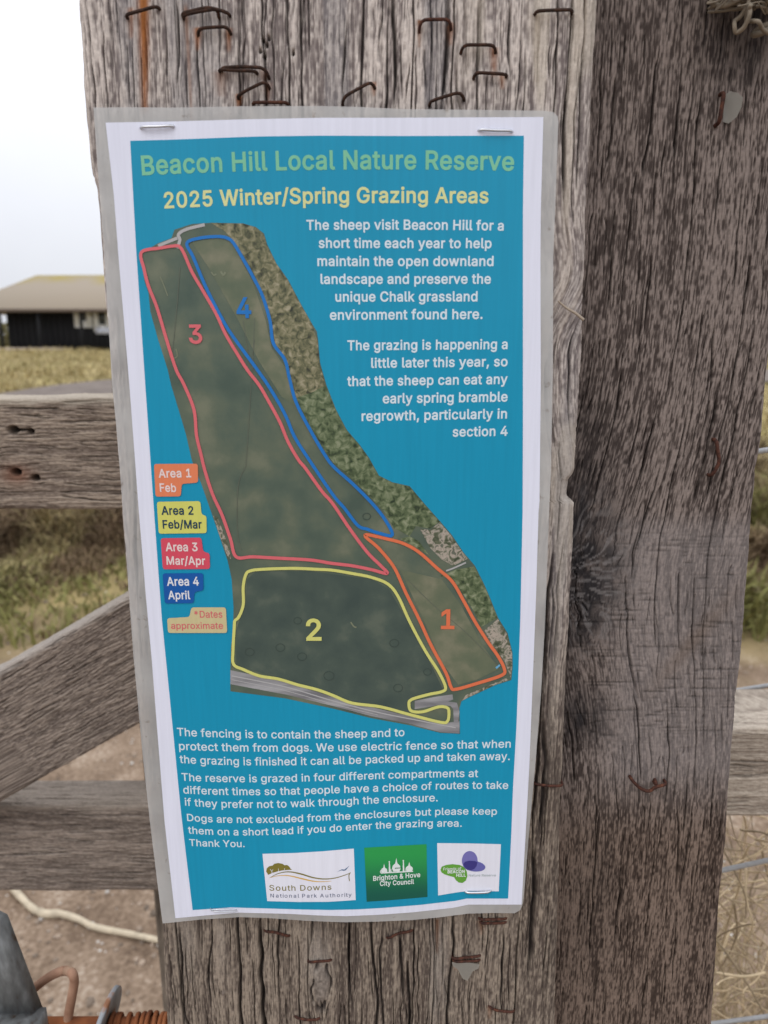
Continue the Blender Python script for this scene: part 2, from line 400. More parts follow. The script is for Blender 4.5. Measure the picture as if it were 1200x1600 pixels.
cks = [cr1(155, 120, 260, .0004, .0015), cr1(222, 5, 170, .00045, .002), cr1(278, -60, 170, .0004, .002), cr1(258, 0, 170, .0004, .0018), cr1(300, 60, 200, .0005, .002),
       cr1(378, -60, 80, .0005, .003), cr1(537, 0, 190, .0004, .002), cr1(620, -80, 200, .0006, .0032), cr1(691, -60, 210, .0005, .003), cr1(697, -80, 70, .0005, .003),
       cr1(720, 60, 220, .0005, .0025), cr1(590, -20, 120, .00045, .002), cr1(470, -50, 120, .0004, .002), cr1(800, -50, 160, .0004, .0018),
       cr1(421, 1420, 1700, .0007, .005), cr1(290, 1430, 1700, .0005, .003), cr1(379, 1380, 1700, .00055, .003), cr1(495, 1400, 1500, .0005, .003), cr1(588, 1400, 1700, .0005, .003),
       cr1(552, 1420, 1590, .0004, .0025), cr1(637, 1430, 1590, .0005, .003), cr1(705, 1400, 1700, .0005, .003), cr1(834, 1300, 1540, .0008, .004), cr1(643, 1480, 1700, .0005, .003),
       cr1(795, 1430, 1600, .0004, .002), cr1(880, 1540, 1700, .0004, .002), cr1(258, 1430, 1700, .0004, .002), cr1(604, 1430, 1700, .0004, .002), cr1(335, 1440, 1590, .0004, .002),
       cr1(862, 900, 1100, .0007, .003), cr1(850, 1100, 1330, .0007, .003), cr1(884, 100, 360, .0006, .0018), cr1(905, 30, 300, .0004, .0015), cr1(880, 520, 700, .0005, .002), cr1(868, 830, 1000, .0005, .002)]
kn1 = [(*P1(502, 1535), .0042, .0125, (.20, .17, .145)), (*P1(349, 1551), .0011, .0016, (.16, .13, .11))]
KU, KV = P1(868, 480)
def flow1(a, v):
    # fibres sweep round a branch scar on the right arris
    return -.007 * np.exp(-((v - KV) / .020) ** 2) * sst(KU - .02, KU + .004, a) * np.sin((v - KV) / .014) + .004 * np.exp(-((v - KV + .03) / .02) ** 2) * sst(KU - .02, KU, a)
def tint1(c, a, v, s):
    lo = 1 - sst(pz(1300), pz(560), v)                     # browner timber lower down, with light falling off downward painted in
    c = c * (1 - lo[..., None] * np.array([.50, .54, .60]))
    pale = sst(.62, .75, vn(a / .005 + 40, v / .05, 17)) * sst(pxu(690, 100), pxu(780, 100), a) * (1 - lo)
    c = mixc(c, (.55, .49, .41), pale * .55)
    blu = sst(.62, .8, vn(a / .008 + 11, v / .09, 18))
    c = mixc(c, (.20, .20, .215), blu * .35 * (1 - lo))
    for (px, py, ru, rv, k) in ((497, 1500, .005, .016, .6), (685, 1540, .0035, .03, .55), (684, 1500, .003, .02, .3), (290, 1460, .004, .02, .35), (345, 1460, .003, .02, .25)):
        u0, v0 = P1(px, py); m = np.exp(-((a - u0) / ru) ** 2 - ((v - v0) / rv) ** 2)
        c = mixc(c, (.34, .30, .26), m * k * sst(.3, .6, s + .1))
    pl = sst(pxu(835, 200), pxu(905, 200), a) * sst(pz(1100), pz(300), v) * .35
    return mixc(c, (.33, .27, .21), pl * sst(.35, .7, s))
pt1 = [(*P1(x, y), .0005, .0007, .002) for x, y in ((411, 62), (417, 70), (407, 80), (413, 88), (420, 60), (1075 / 3 + 100, 250 / 3))]
vs1 = zrows(1.46, pz(1640), pz(-25), 0.0, .0007)
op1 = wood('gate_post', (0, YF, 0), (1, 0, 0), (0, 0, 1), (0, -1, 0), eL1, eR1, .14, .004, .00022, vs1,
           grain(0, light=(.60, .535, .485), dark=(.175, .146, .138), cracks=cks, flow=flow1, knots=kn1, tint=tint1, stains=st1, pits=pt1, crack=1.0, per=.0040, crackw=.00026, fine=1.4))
tag(op1, 'thick weathered timber post carrying the laminated notice and studded with rusty staples', 'post')

# --- second post, its face set back behind the arris of the first
Y2 = YF + .016
def P2(px, py): q = bp(px, py, Y2); return float(q[0]), float(q[2])
eL2s = edge_from_px([(937, -140), (934, 0), (919, 300), (911, 560), (902, 735), (898, 850), (886, 1070), (878, 1250), (868, 1600), (862, 1800)], YF)
eL2 = lambda z: eL2s(z) - .0004
eR2 = edge_from_px([(1258, -140), (1245, 0), (1232, 200), (1222, 350), (1210, 500), (1199, 600), (1196, 640), (1192, 690), (1184, 735), (1179, 790), (1174, 850), (1170, 900), (1166, 955), (1160, 1030), (1153, 1090), (1147, 1160), (1141, 1230), (1136, 1320), (1127, 1400), (1122, 1480), (1114, 1600), (1102, 1800)], Y2)
K2U, K2V = P2(900, 905)
def flow2(a, v):
    dv = (v - K2V) / .060
    dk = np.exp(-(((a - K2U) / .016) ** 2 + ((v - K2V) / .026) ** 2) ** 1.5)
    return (.014 * np.exp(-dv ** 2) * (1 - .4 * sst(K2U, K2U + .06, a))
            + dk * (.0045 * (vn(a / .0045 + 9, v / .0045, 16) - .5) + .002 * (vn(a / .0016, v / .0016, 17) - .5)))
def saw2(a, v):
    band = np.clip(sst(pz(1190, Y2), pz(1120, Y2), v) * (1 - sst(pz(860, Y2), pz(800, Y2), v)) + .25 * sst(pz(1330, Y2), pz(1190, Y2), v) * (1 - sst(pz(1190, Y2), pz(1150, Y2), v)) + .10 * sst(pz(360, Y2), pz(300, Y2), v) * (1 - sst(pz(260, Y2), pz(200, Y2), v)), 0, 1)
    vv = v + .0010 * (vn(a / .02, v / .01, 2) - .5) + .012 * a
    def ln_(per_, lng, wd_, k):
        f_ = lambda q: vn(q / per_ + 11 * k, a / lng, 18 + k)
        n_ = f_(vv); g_ = np.abs(f_(vv + per_ * .05) - n_) / (per_ * .05)
        return np.exp(-(np.abs(n_ - .5) / np.maximum(g_, .5 / per_) / wd_) ** 2) * sst(.10 / per_, .4 / per_, g_) * sst(.40, .62, vn(a / (lng * .9) + k, v / (per_ * 3), 20 + k))
    l = np.clip(.9 * ln_(.0040, .035, .00024, 1) + .75 * ln_(.0022, .018, .00020, 2) + .5 * ln_(.0013, .010, .00018, 3), 0, 1)
    l = l * band
    return .0003 * l, .55 * l

def tint2(c, a, v, s):
    d1 = np.exp(-(((a - P2(905, 890)[0]) / .021) ** 2 + ((v - P2(905, 905)[1]) / .030) ** 2) ** 2)
    d2 = np.exp(-((a - P2(910, 1115)[0]) / .012) ** 2 - ((v - P2(910, 1120)[1]) / .012) ** 2)
    d3 = np.exp(-((a - P2(905, 770)[0]) / .016) ** 2 - ((v - P2(905, 740)[1]) / .03) ** 2)
    d4 = np.exp(-((a - P2(1160, 60)[0]) / .012) ** 2 - ((v - P2(1160, 50)[1]) / .013) ** 2)  # shadow under the twine tuft, painted into the wood colour
    d5 = np.exp(-((a - P2(925, 1360)[0]) / .014) ** 2 - ((v - P2(925, 1400)[1]) / .04) ** 2)
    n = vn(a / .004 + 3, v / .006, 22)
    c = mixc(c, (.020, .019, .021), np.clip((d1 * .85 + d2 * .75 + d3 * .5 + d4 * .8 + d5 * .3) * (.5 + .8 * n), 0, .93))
    rad_ = np.hypot(a - P2(850, 905)[0], v - P2(850, 905)[1]) + .004 * (vn(a / .006, v / .006, 4) - .5); ang = np.arctan2(v - P2(850, 905)[1], a - P2(850, 905)[0])
    fib = sst(.58, .74, vn(rad_ / .0042 + 3, ang / .035 + 40 + 6 * vn(a / .008, v / .008, 7), 5))          # torn fibres fanning out of the knot
    c = mixc(c, (.20, .185, .18), fib * np.clip(d1 * 1.1, 0, 1) * .55)
    mid = sst(pz(1290, Y2), pz(1180, Y2), v) * (1 - sst(pz(840, Y2), pz(790, Y2), v)) * sst(P2(930, 900)[0], P2(1010, 900)[0], a)
    c = mixc(c, (.27, .24, .23), mid * .45)
    lo = 1 - sst(pz(1330, Y2), pz(1180, Y2), v)
    c = c * (1 - lo[..., None] * np.array([.16, .24, .32]))
    wf = np.exp(-(((a - P2(1100, 960)[0]) * .8 + (v - P2(1100, 985)[1]) * -.6) / .0035) ** 2) * np.exp(-((a - P2(1085, 1000)[0]) / .014) ** 2) * mid
    return mixc(c, (.15, .11, .085), wf * .55)
def ck2_(px, py0, py1, w, dp):
    pts = P2(px, (py0 + py1) / 2); return (pts[0] + float(flow2(np.array([pts[0]]), np.array([pts[1]]))[0]), pz(py1, Y2), pz(py0, Y2), w * .62, dp * .8)
cks2 = [ck2_(1017, 600, 800, .0004, .002), ck2_(1010, 700, 900, .0004, .002), ck2_(1090, 450, 650, .0004, .0015), ck2_(1150, 250, 500, .0004, .0015), ck2_(995, 800, 930, .0005, .0022),
        ck2_(1120, 200, 400, .0004, .0015), ck2_(1050, 100, 330, .0003, .0015), ck2_(1000, 1050, 1250, .0004, .002), ck2_(1040, 1080, 1290, .00035, .002), ck2_(1070, 1200, 1330, .0004, .002), ck2_(960, 1180, 1330, .0003, .0015),
        ck2_(965, 1350, 1480, .0003, .0015), ck2_(1010, 1330, 1500, .0003, .0015), ck2_(1055, 1400, 1560, .0003, .0015), ck2_(985, 0, 160, .0003, .0015)]
vs2 = zrows(1.50, pz(1640, Y2), pz(-25, Y2), 0.0, .0007)
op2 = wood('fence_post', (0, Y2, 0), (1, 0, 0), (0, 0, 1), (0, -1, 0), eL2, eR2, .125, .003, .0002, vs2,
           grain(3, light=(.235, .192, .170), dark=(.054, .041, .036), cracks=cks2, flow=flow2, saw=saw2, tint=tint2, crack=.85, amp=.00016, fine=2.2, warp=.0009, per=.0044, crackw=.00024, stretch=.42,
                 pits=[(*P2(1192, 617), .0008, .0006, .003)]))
tag(op2, 'wide sawn grey brown timber post standing tight against the notice post on its right', 'post')

# ------------------------------------------------------------------ wooden gate on the left
YG = 0.50
gate = empty('wooden_gate', (-0.75, YG + .015, 0)); tag(gate, 'weathered plank gate with two rails and a slanting brace left of the notice post', 'gate')
def xrows(x0, x1): return np.concatenate([np.linspace(-1.55, x0, 60)[:-1], np.arange(x0, x1, .0011)])
cst = lambda c: (lambda v: np.full_like(v, c))
def PG(px, py, Y=YG): q = bp(px, py, Y); return float(q[2]), float(q[0])     # u = z, v = x for a rail
zt, zb = float(bp(100, 622, YG)[2]), float(bp(100, 798, YG)[2])
def wob(c, s, a=.0012): return lambda v: c + a * (vn(v / .05 + s, v * 0 + s, 5) - .5) * 2
pitsr = [(*PG(20, 672), .0026, .0032, .010), (*PG(33, 672), .0010, .005, .004), (*PG(47, 674), .0019, .0022, .009), (*PG(25, 738), .0024, .0030, .010), (*PG(55, 747), .0022, .0026, .010)]
def tintr(c, a, v, s):
    q = np.exp(-((a - PG(25, 742)[0]) / .007) ** 2 - ((v - PG(25, 742)[1]) / .011) ** 2)
    c = mixc(c, (.17, .06, .03), q * .7)
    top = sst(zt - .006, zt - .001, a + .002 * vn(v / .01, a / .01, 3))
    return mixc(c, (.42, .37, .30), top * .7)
XF0, XF1 = -.30, -.13
o = wood('rail', (0, YG, 0), (0, 0, 1), (1, 0, 0), (0, -1, 0), wob(zb, 1), wob(zt, 2), .032, .003, .00045, xrows(XF0, XF1),
         grain(6, light=(.38, .31, .245), dark=(.125, .095, .078), warp=.003, pits=pitsr, tint=tintr, crack=1.0, amp=.0008, per=.0045, crackw=.00036, stretch=.55), gate)
zt2, zb2 = float(bp(100, 1257, YG)[2]), float(bp(100, 1394, YG)[2])
def tintr2(c, a, v, s):
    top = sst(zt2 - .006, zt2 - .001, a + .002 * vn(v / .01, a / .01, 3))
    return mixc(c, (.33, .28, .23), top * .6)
o = wood('rail', (0, YG, 0), (0, 0, 1), (1, 0, 0), (0, -1, 0), wob(zb2, 3), wob(zt2, 4), .032, .003, .00045, xrows(XF0, XF1),
         grain(9, light=(.37, .31, .26), dark=(.125, .10, .085), warp=.003, tint=tintr2, crack=.9, amp=.0007, per=.0045, crackw=.00034, stretch=.6), gate)
# brace
YB = YG - .024
A = bp(0, 1048, YB); B = bp(200, 932, YB); C_ = bp(0, 1252, YB); D_ = bp(217, 1130, YB)
ax = (B - A); ax /= np.linalg.norm(ax); pr = np.array([-ax[2], 0, ax[0]])
wtop = float(np.dot(A, pr)); wbot = float((np.dot(C_, pr) + np.dot(D_, pr)) / 2)
v0b = float(np.dot(A, ax)); v1b = float(np.dot(bp(255, 1000, YB), ax)) + .05
mid_ = YB * np.array([0, 1, 0])
def xr2(): return np.concatenate([np.linspace(v0b - .62, v0b - .03, 40)[:-1], np.arange(v0b - .03, v1b, .0011)])
def tintb(c, a, v, s):
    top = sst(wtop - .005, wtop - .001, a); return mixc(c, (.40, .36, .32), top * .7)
o = wood('brace', mid_, pr, ax, (0, -1, 0), wob(wbot, 7), wob(wtop, 8), .0225, .002, .00045, xr2(),
         grain(12, light=(.31, .255, .21), dark=(.115, .09, .077), warp=.003, tint=tintb, crack=.8, amp=.0007, fine=1.6, per=.0042, crackw=.00033, stretch=.35), gate)
for xx in (-1.54, -.155):
    o = wood('stile', (xx, YG + .034, 0), (1, 0, 0), (0, 0, 1), (0, -1, 0), cst(-.04), cst(.04), .03, .003, .003, np.linspace(.12, zt + .02, 120), grain(13, light=(.3, .25, .2), dark=(.12, .1, .08)), gate)

# ------------------------------------------------------------------ rail on the right, nailed behind the fence post
YR = Y2 + .128
zr1, zr0 = float(bp(1180, 1137, YR)[2]), float(bp(1180, 1277, YR)[2])
xa = float(bp(1100, 1200, YR)[0])
thk = .05
rr = wood('fence_rail', (0, YR, 0), (0, 0, 1), (1, 0, 0), (0, -1, 0), wob(zr0, 11, .0008), wob(zr1, 12, .0008), thk, .003, .00045,
          np.concatenate([np.arange(xa, xa + .09, .001), np.linspace(xa + .09, 2.3, 50)[1:]]),
          grain(15, light=(.50, .43, .35), dark=(.24, .195, .155), warp=.002, crack=.8, amp=.0007, per=.0060, crackw=.00035))
tag(rr, 'pale weathered horizontal rail running off to the right from behind the grey brown post', 'rail')

# ------------------------------------------------------------------ wires
galv = mat('galvanised_wire', (.30, .30, .30), rough=.55, spec=.4, metal=.2, noise=(300, .15))
def wire(p0, p1, Y0, Y1, r, label):
    a = bp(*p0, Y0); b = bp(*p1, Y1); dd = (b - a)
    pts = [a - dd * .6 + dd * k for k in np.linspace(0, 1.6, 10)] + [a + dd * 1.0 + np.array([2.2, .25, -.005]) * k for k in (.1, .4, 1)]
    v, q, p = tube(pts, r, 8); o = obj('fence_wire', v, galv, quads=q, polys=p)
    tag(o, label, 'wire', 'wires of the fence on the right')
wire((1132, 1359), (1200, 1344), YR + .01, YR + .03, .00165, 'grey wire sloping just below the pale fence rail, above the straw tangle')
wire((1180, 706), (1200, 703), YR + .01, YR + .02, .0016, 'highest grey wire, emerging at mid height of the post edge')
wire((1150, 1079), (1200, 1071), YR + thk + .006, YR + thk + .012, .0016, 'grey wire lying along the top back edge of the fence rail')
wire((1112, 1600), (1200, 1588), YR + .01, YR + .02, .0016, 'lowest grey wire passing through the straw')
# ------------------------------------------------------------------ straw tangle by the fence
rs = np.random.default_rng(21); parts = []; cols = []
for k in range(560):
    x0 = max(.19, rs.normal(.36, .10)); y0 = rs.uniform(.46, .80)
    hh = rs.uniform(.55, .90); n = 14; s = np.linspace(0, 1, n)
    lean = rs.normal(0, .16, 2); curl = rs.uniform(0, 1)
    topz = hh
    P = np.stack([x0 + lean[0] * s ** 1.6 + .02 * np.sin(s * rs.uniform(3, 9) + rs.uniform(0, 6)) * s,
                  y0 + lean[1] * .6 * s ** 1.6 + .015 * np.sin(s * rs.uniform(3, 9) + rs.uniform(0, 6)) * s,
                  topz * (s - curl * .32 * s ** 4)], 1)
    if curl > .4:
        P[-5:, 0] += np.linspace(0, rs.normal(0, .12), 5); P[-5:, 2] -= np.linspace(0, rs.uniform(0, .08), 5) ** 1.0
    P[3:-1] += rs.normal(0, .007, (n - 4, 3)) * s[3:-1, None]
    P[:, 1] = np.maximum(P[:, 1], YR + .03); P[:, 0] = np.maximum(P[:, 0], .16)
    v, q, p = tube(catmull(P, 2), np.linspace(rs.uniform(.0006, .0014), .0004, 2 * (n - 1) + 1), 5)
    parts.append((v, q, p)); cc = np.array([.50, .39, .24]) * rs.uniform(.45, 1.2); cols.append(np.tile(cc, (len(v), 1)))
# leaves and broken stems the photo shows crossing one another
for pts in [[(1115, 1380), (1150, 1415), (1200, 1452)], [(1105, 1445), (1140, 1460), (1200, 1465)], [(1125, 1505), (1145, 1470), (1165, 1465), (1200, 1480)], [(1108, 1500), (1150, 1560), (1182, 1600), (1195, 1640)],
            [(1172, 1320), (1170, 1370), (1177, 1420), (1174, 1480), (1165, 1560)], [(1200, 1377), (1182, 1392), (1168, 1405), (1150, 1402), (1135, 1405)], [(1110, 1420), (1150, 1452), (1200, 1500)],
            [(1116, 1390), (1155, 1430), (1200, 1460)], [(1120, 1540), (1150, 1545), (1200, 1560)], [(1112, 1575), (1140, 1600), (1160, 1650)], [(1128, 1500), (1160, 1520), (1200, 1512)], [(1140, 1470), (1170, 1500), (1200, 1535)],
            [(1125, 1450), (1160, 1478), (1200, 1490)], [(1118, 1520), (1165, 1530), (1200, 1528)], [(1200, 1545), (1160, 1560), (1130, 1590)], [(1180, 1440), (1165, 1500), (1172, 1600)]]:
    Yd = YR + rs.uniform(.03, .16)
    C = catmull(bp([p[0] for p in pts], [p[1] for p in pts], Yd), 6); C[:, 1] += np.linspace(0, rs.uniform(-.01, .06), len(C))
    r = rs.uniform(.0005, .0010)
    v, q, p = tube(C, r, 6); parts.append((v, q, p)); cols.append(np.tile(np.array([.56, .44, .28]) * rs.uniform(.7, 1.15), (len(v), 1)))
for k in range(190):
    a = np.array([rs.uniform(1095, 1270), rs.uniform(1300, 1680)]); th = rs.choice([rs.normal(.5, .35), rs.normal(-.45, .4), rs.normal(1.5, .2), rs.normal(0, .2)]); L = rs.uniform(50, 170)
    dr = np.array([math.cos(th), math.sin(th)]); nr = np.array([-dr[1], dr[0]]); bow = rs.normal(0, .12) * L
    P_ = [a - dr * L / 2, a - dr * L * .15 + nr * bow + rs.normal(0, 3, 2), a + dr * L * .2 + nr * bow * .8 + rs.normal(0, 3, 2), a + dr * L / 2]
    Yd = YR + rs.uniform(.03, .30); C = catmull(bp([q[0] for q in P_], [q[1] for q in P_], Yd), 5); C[:, 1] += np.linspace(0, rs.normal(0, .04), len(C)); C[:, 1] = np.maximum(C[:, 1], YR + .02)
    v, q, p = tube(C, np.linspace(rs.uniform(.0004, .0010), .0003, len(C)), 5); parts.append((v, q, p)); cols.append(np.tile(np.array([.55, .42, .26]) * rs.uniform(.4, 1.1), (len(v), 1)))
v, q, p = merge(parts)
sw = obj('straw_tussock', v, mat('dry_straw', attr=True, rough=.7, spec=.25, noise=(120, .25)), quads=q, polys=p, col=np.concatenate(cols), loc=(.4, .65, 0))
tag(sw, 'tangle of bleached dry grass stalks behind the right post edge, below the fence rail', 'dry grass')
# ------------------------------------------------------------------ stick, pebbles, grass
stk = []
for px, py in [(18, 1385), (33, 1402), (52, 1420), (72, 1428), (95, 1428), (122, 1436), (150, 1449), (185, 1456), (215, 1462), (252, 1470), (300, 1480), (340, 1490)]:
    # where the sight line meets the soil
    Y = 1.4
    for _ in range(30):
        q = bp(px, py, Y); Y = Y * (CZ - gz(q[0], q[1]) - .008) / (CZ - q[2])
    stk.append(bp(px, py, Y))
C = catmull(stk, 6)
rad = .0070 * (1 + .18 * (vn(np.arange(len(C)) * .35, np.arange(len(C)) * .13, 3) - .5)); rad[16:24] *= 1.25; rad *= np.linspace(1.15, .8, len(C))
o = obj('dry_stick', *(lambda r: (r[0], mat('pale_bare_wood', (.52, .44, .32), rough=.8, noise=(40, .25), bump=(120, .5, .002))))(tube(C, rad, 10)), quads=tube(C, rad, 10)[1], polys=tube(C, rad, 10)[2])
tag(o, 'pale bare crooked stick lying on the stony soil beneath the gate', 'stick')

def pebbles():
    r = np.random.default_rng(5); n = 15000
    y = .5 + 3.0 * r.random(n) ** 1.3; x = (r.random(n) - .5) * 2.6 * (y / 1.2 * .9 + .3)
    sz = .0016 + .0065 * r.random(n) ** 3.0 + (r.random(n) > .975) * .008
    ico = np.array([(0, 0, 1), (.894, 0, .447), (.276, .851, .447), (-.724, .526, .447), (-.724, -.526, .447), (.276, -.851, .447),
                    (.724, .526, -.447), (-.276, .851, -.447), (-.894, 0, -.447), (-.276, -.851, -.447), (.724, -.526, -.447), (0, 0, -1)])
    F = np.array([(0, 1, 2), (0, 2, 3), (0, 3, 4), (0, 4, 5), (0, 5, 1), (1, 6, 2), (2, 7, 3), (3, 8, 4), (4, 9, 5), (5, 10, 1), (6, 7, 2), (7, 8, 3), (8, 9, 4), (9, 10, 5), (10, 6, 1), (11, 7, 6), (11, 8, 7), (11, 9, 8), (11, 10, 9), (11, 6, 10)])
    j = 1 + .35 * (r.random((n, 12, 1)) - .5)
    sc = sz[:, None, None] * (np.array([1, 1, .65]) * (.7 + .6 * r.random((n, 1, 3))))
    V = ico[None] * j * sc + np.stack([x, y, gz(x, y)], 1)[:, None]
    c = np.array([.26, .20, .15])[None] * (.5 + 1.0 * r.random((n, 1))); w = r.random(n) > .80; c[w] = np.array([.55, .51, .46]) * (.7 + .4 * r.random((w.sum(), 1)))
    tr = (F[None] + 12 * np.arange(n)[:, None, None]).reshape(-1, 3)
    o = obj('gravel', V.reshape(-1, 3), mat('stone', attr=True, rough=.85, noise=(200, .2)), tris=tr, col=np.repeat(c, 12, 0), loc=(0, 1.5, 0))
    tag(o, 'small stones and grit scattered over the bare soil', 'gravel', kind='stuff')
pebbles()

def grass(name, x, y, h, w, lean, cols, label, seed, loc):
    r = np.random.default_rng(seed); n = len(x)
    th = r.random(n) * 2 * math.pi; la = lean * (.3 + r.random(n)); dx, dy = np.cos(th) * la * h, np.sin(th) * la * h
    ph = r.random(n) * math.pi; wx, wy = np.cos(ph) * w, np.sin(ph) * w
    z = gz(x, y) - .01; V = np.zeros((n, 7, 3))
    for k, s in enumerate((0, .4, .75)):
        cx = x + dx * s ** 2; cy = y + dy * s ** 2; cz = z + h * s * (1 - .25 * la * s); ww = 1 - .45 * s
        V[:, 2 * k] = np.stack([cx - wx * ww, cy - wy * ww, cz], 1); V[:, 2 * k + 1] = np.stack([cx + wx * ww, cy + wy * ww, cz], 1)
    V[:, 6] = np.stack([x + dx, y + dy, z + h * (1 - .35 * la)], 1)
    b = 7 * np.arange(n)[:, None]
    q = np.concatenate([b + np.array([0, 1, 3, 2]), b + np.array([2, 3, 5, 4])]); t = b + np.array([4, 5, 6])
    o = obj(name, V.reshape(-1, 3), grassm, quads=q, tris=t, col=np.repeat(cols, 7, 0), loc=loc)
    return tag(o, label, 'grass', kind='stuff')
grassm = mat('grass_blade', attr=True, rough=.75, spec=.2)
r = np.random.default_rng(11)
n = 170000
y = 2.6 + 5.2 * r.random(n) ** 1.1; x = (r.random(n) - .5) * 2 * (y * .62 + .3)
cl_ = vn(x * 2.6, y * 2.6, 6); cl2 = vn(x * 1.1 + 9, y * 1.1, 7)
keep = (r.random(n) < sst(.05, .45, cl_) * sst(2.6, 3.05, y + .5 * (cl2 - .5)) + .12 * (y > 3.0)); x, y, cl_, cl2 = x[keep], y[keep], cl_[keep], cl2[keep]
gcol = np.array([.19, .185, .06]); scol = np.array([.38, .29, .16]); bcol = np.array([.13, .08, .05])
br = sst(.52, .68, vn(x * 3.2 + 5, y * 2.4, 9))[:, None]
m = np.clip(sst(.35, .65, cl2) * .75 + .35 * (r.random(len(x)) - .5), 0, 1)[:, None]
c = gcol * (1 - m) + scol * m; c = c * (1 - .8 * br) + bcol * .8 * br; dk = (r.random(len(x)) < .16)[:, None]; c = np.where(dk, bcol, c) * (.65 + .7 * r.random((len(x), 1)))
grass('bank_grass', x, y, .06 + .22 * sst(.3, .8, cl_) * (.5 + r.random(len(x))), .004 + .004 * r.random(len(x)), .8, c, 'rough green and straw coloured tussock grass beyond the gate', 12, (0, 5, 0))
n = 60000
y = 8 + 33 * r.random(n) ** 1.5; x = (r.random(n) - .5) * 2 * (y * .62 + 2)
p2 = np.stack([x, y], 1); trk = np.min(np.abs(np.linalg.norm(p2[:, None, :] - cl[None, ::2], axis=2)), 1) > 2.25
x, y = x[trk], y[trk]; cl_ = vn(x * .8, y * .8, 8)
m = np.clip(.55 + .5 * (cl_ - .5) + .5 * (r.random(len(x)) - .5), 0, 1)[:, None]
c = (np.array([.24, .215, .08]) * (1 - m) + np.array([.50, .40, .21]) * m) * (.7 + .6 * r.random((len(x), 1)))
grass('field_grass', x, y, .08 + .25 * sst(.2, .8, cl_) * r.random(len(x)), .012 + .02 * r.random(len(x)), .9, c, 'dry yellow grass of the field between the track and the pavilion', 13, (0, 20, 0))

# ------------------------------------------------------------------ pavilion across the field
YB0 = 40.0
black = mat('black_boards', (.022, .022, .024), rough=.85, spec=.15, noise=(3, .3, (12, 1, .4)))
white = mat('white_paint', (.80, .79, .76), rough=.6)
glass = mat('dark_glass', (.05, .055, .06), rough=.12, spec=.6)
xl = float(bp(12, 520, YB0)[0]); xo = float(bp(-62, 480, YB0)[0]); xr = xl + 13.5
zr = float(bp(100, 430, YB0 + 4)[2]); ze = float(bp(80, 482, YB0 - .7)[2]); g0 = .74
pav = empty('pavilion', ((xo + xr) / 2, YB0 + 4, g0)); tag(pav, 'low black boarded pavilion with a hipped tan roof across the field', 'building')
dep = 8.0
def part(name, prs, m, par=pav):
    v, q, p = merge(prs); return obj(name, v, m, par, quads=q, polys=p, smooth=False)
prs = [box(xl, xr, YB0 + .05, YB0 + dep, g0 - .3, ze + .12)]
for k in range(44):                                            # upright boards
    xx = xl + .15 + k * (xr - xl - .3) / 43; prs.append(box(xx - .02, xx + .02, YB0, YB0 + .05, g0 - .2, ze + .1))
part('wall', prs, black)
e0, e1, f0, f1 = xo, xr + .8, YB0 - .9, YB0 + dep + .9
xrg = float(bp(57, 430, YB0 + 4)[0]); rh = YB0 + dep / 2
Vr = np.array([(e0, f0, ze), (e1, f0, ze), (e1, f1, ze), (e0, f1, ze), (xrg, rh, zr), (e1 - (xrg - e0), rh, zr + .05),
               (e0, f0, ze - .16), (e1, f0, ze - .16), (e1, f1, ze - .16), (e0, f1, ze - .16)])
roofm = bpy.data.materials.new('lichened_roof'); roofm.use_nodes = True
t = roofm.node_tree; b = t.nodes['Principled BSDF']; b.inputs['Roughness'].default_value = .9
tc = t.nodes.new('ShaderNodeTexCoord'); sp = t.nodes.new('ShaderNodeSeparateXYZ'); t.links.new(tc.outputs['Object'], sp.inputs[0])
nz = t.nodes.new('ShaderNodeTexNoise'); nz.inputs['Scale'].default_value = .5; nz.inputs['Detail'].default_value = 5; t.links.new(tc.outputs['Object'], nz.inputs['Vector'])
ma = t.nodes.new('ShaderNodeMath'); ma.operation = 'MULTIPLY_ADD'; ma.inputs[1].default_value = 2.2; t.links.new(nz.outputs[0], ma.inputs[0]); t.links.new(sp.outputs['Z'], ma.inputs[2])
mr = t.nodes.new('ShaderNodeMapRange'); mr.inputs[1].default_value = zr - g0 + .55; mr.inputs[2].default_value = zr - g0 + 1.15; t.links.new(ma.outputs[0], mr.inputs[0])
mx = t.nodes.new('ShaderNodeMix'); mx.data_type = 'RGBA'; mx.inputs[6].default_value = (.29, .24, .18, 1); mx.inputs[7].default_value = (.30, .235, .07, 1)
t.links.new(mr.outputs[0], mx.inputs[0]); t.links.new(mx.outputs[2], b.inputs['Base Color'])
wv = t.nodes.new('ShaderNodeTexWave'); wv.bands_direction = 'Z'; wv.inputs['Scale'].default_value = 1.6; wv.inputs['Distortion'].default_value = .4
t.links.new(tc.outputs['Object'], wv.inputs['Vector']); bu = t.nodes.new('ShaderNodeBump'); bu.inputs['Strength'].default_value = .4; bu.inputs['Distance'].default_value = .03
t.links.new(wv.outputs[0], bu.inputs['Height']); t.links.new(bu.outputs[0], b.inputs['Normal'])
obj('roof', Vr, roofm, pav, polys=[(0, 1, 5, 4), (1, 2, 5), (2, 3, 4, 5), (3, 0, 4), (0, 6, 7, 1), (1, 7, 8, 2), (2, 8, 9, 3), (3, 9, 6, 0), (6, 9, 8, 7)], smooth=False)
fas = part('fascia', [box(e0, e1, f0 - .03, f0 - .003, ze - .2, ze - .02)], mat('dark_fascia', (.12, .09, .07)))
for px in (2, 62, 128):
    x = float(bp(px, 520, YB0 - .7)[0]); part('veranda_post', [box(x - .06, x + .06, YB0 - .75, YB0 - .63, g0 - .2, ze - .165)], black)
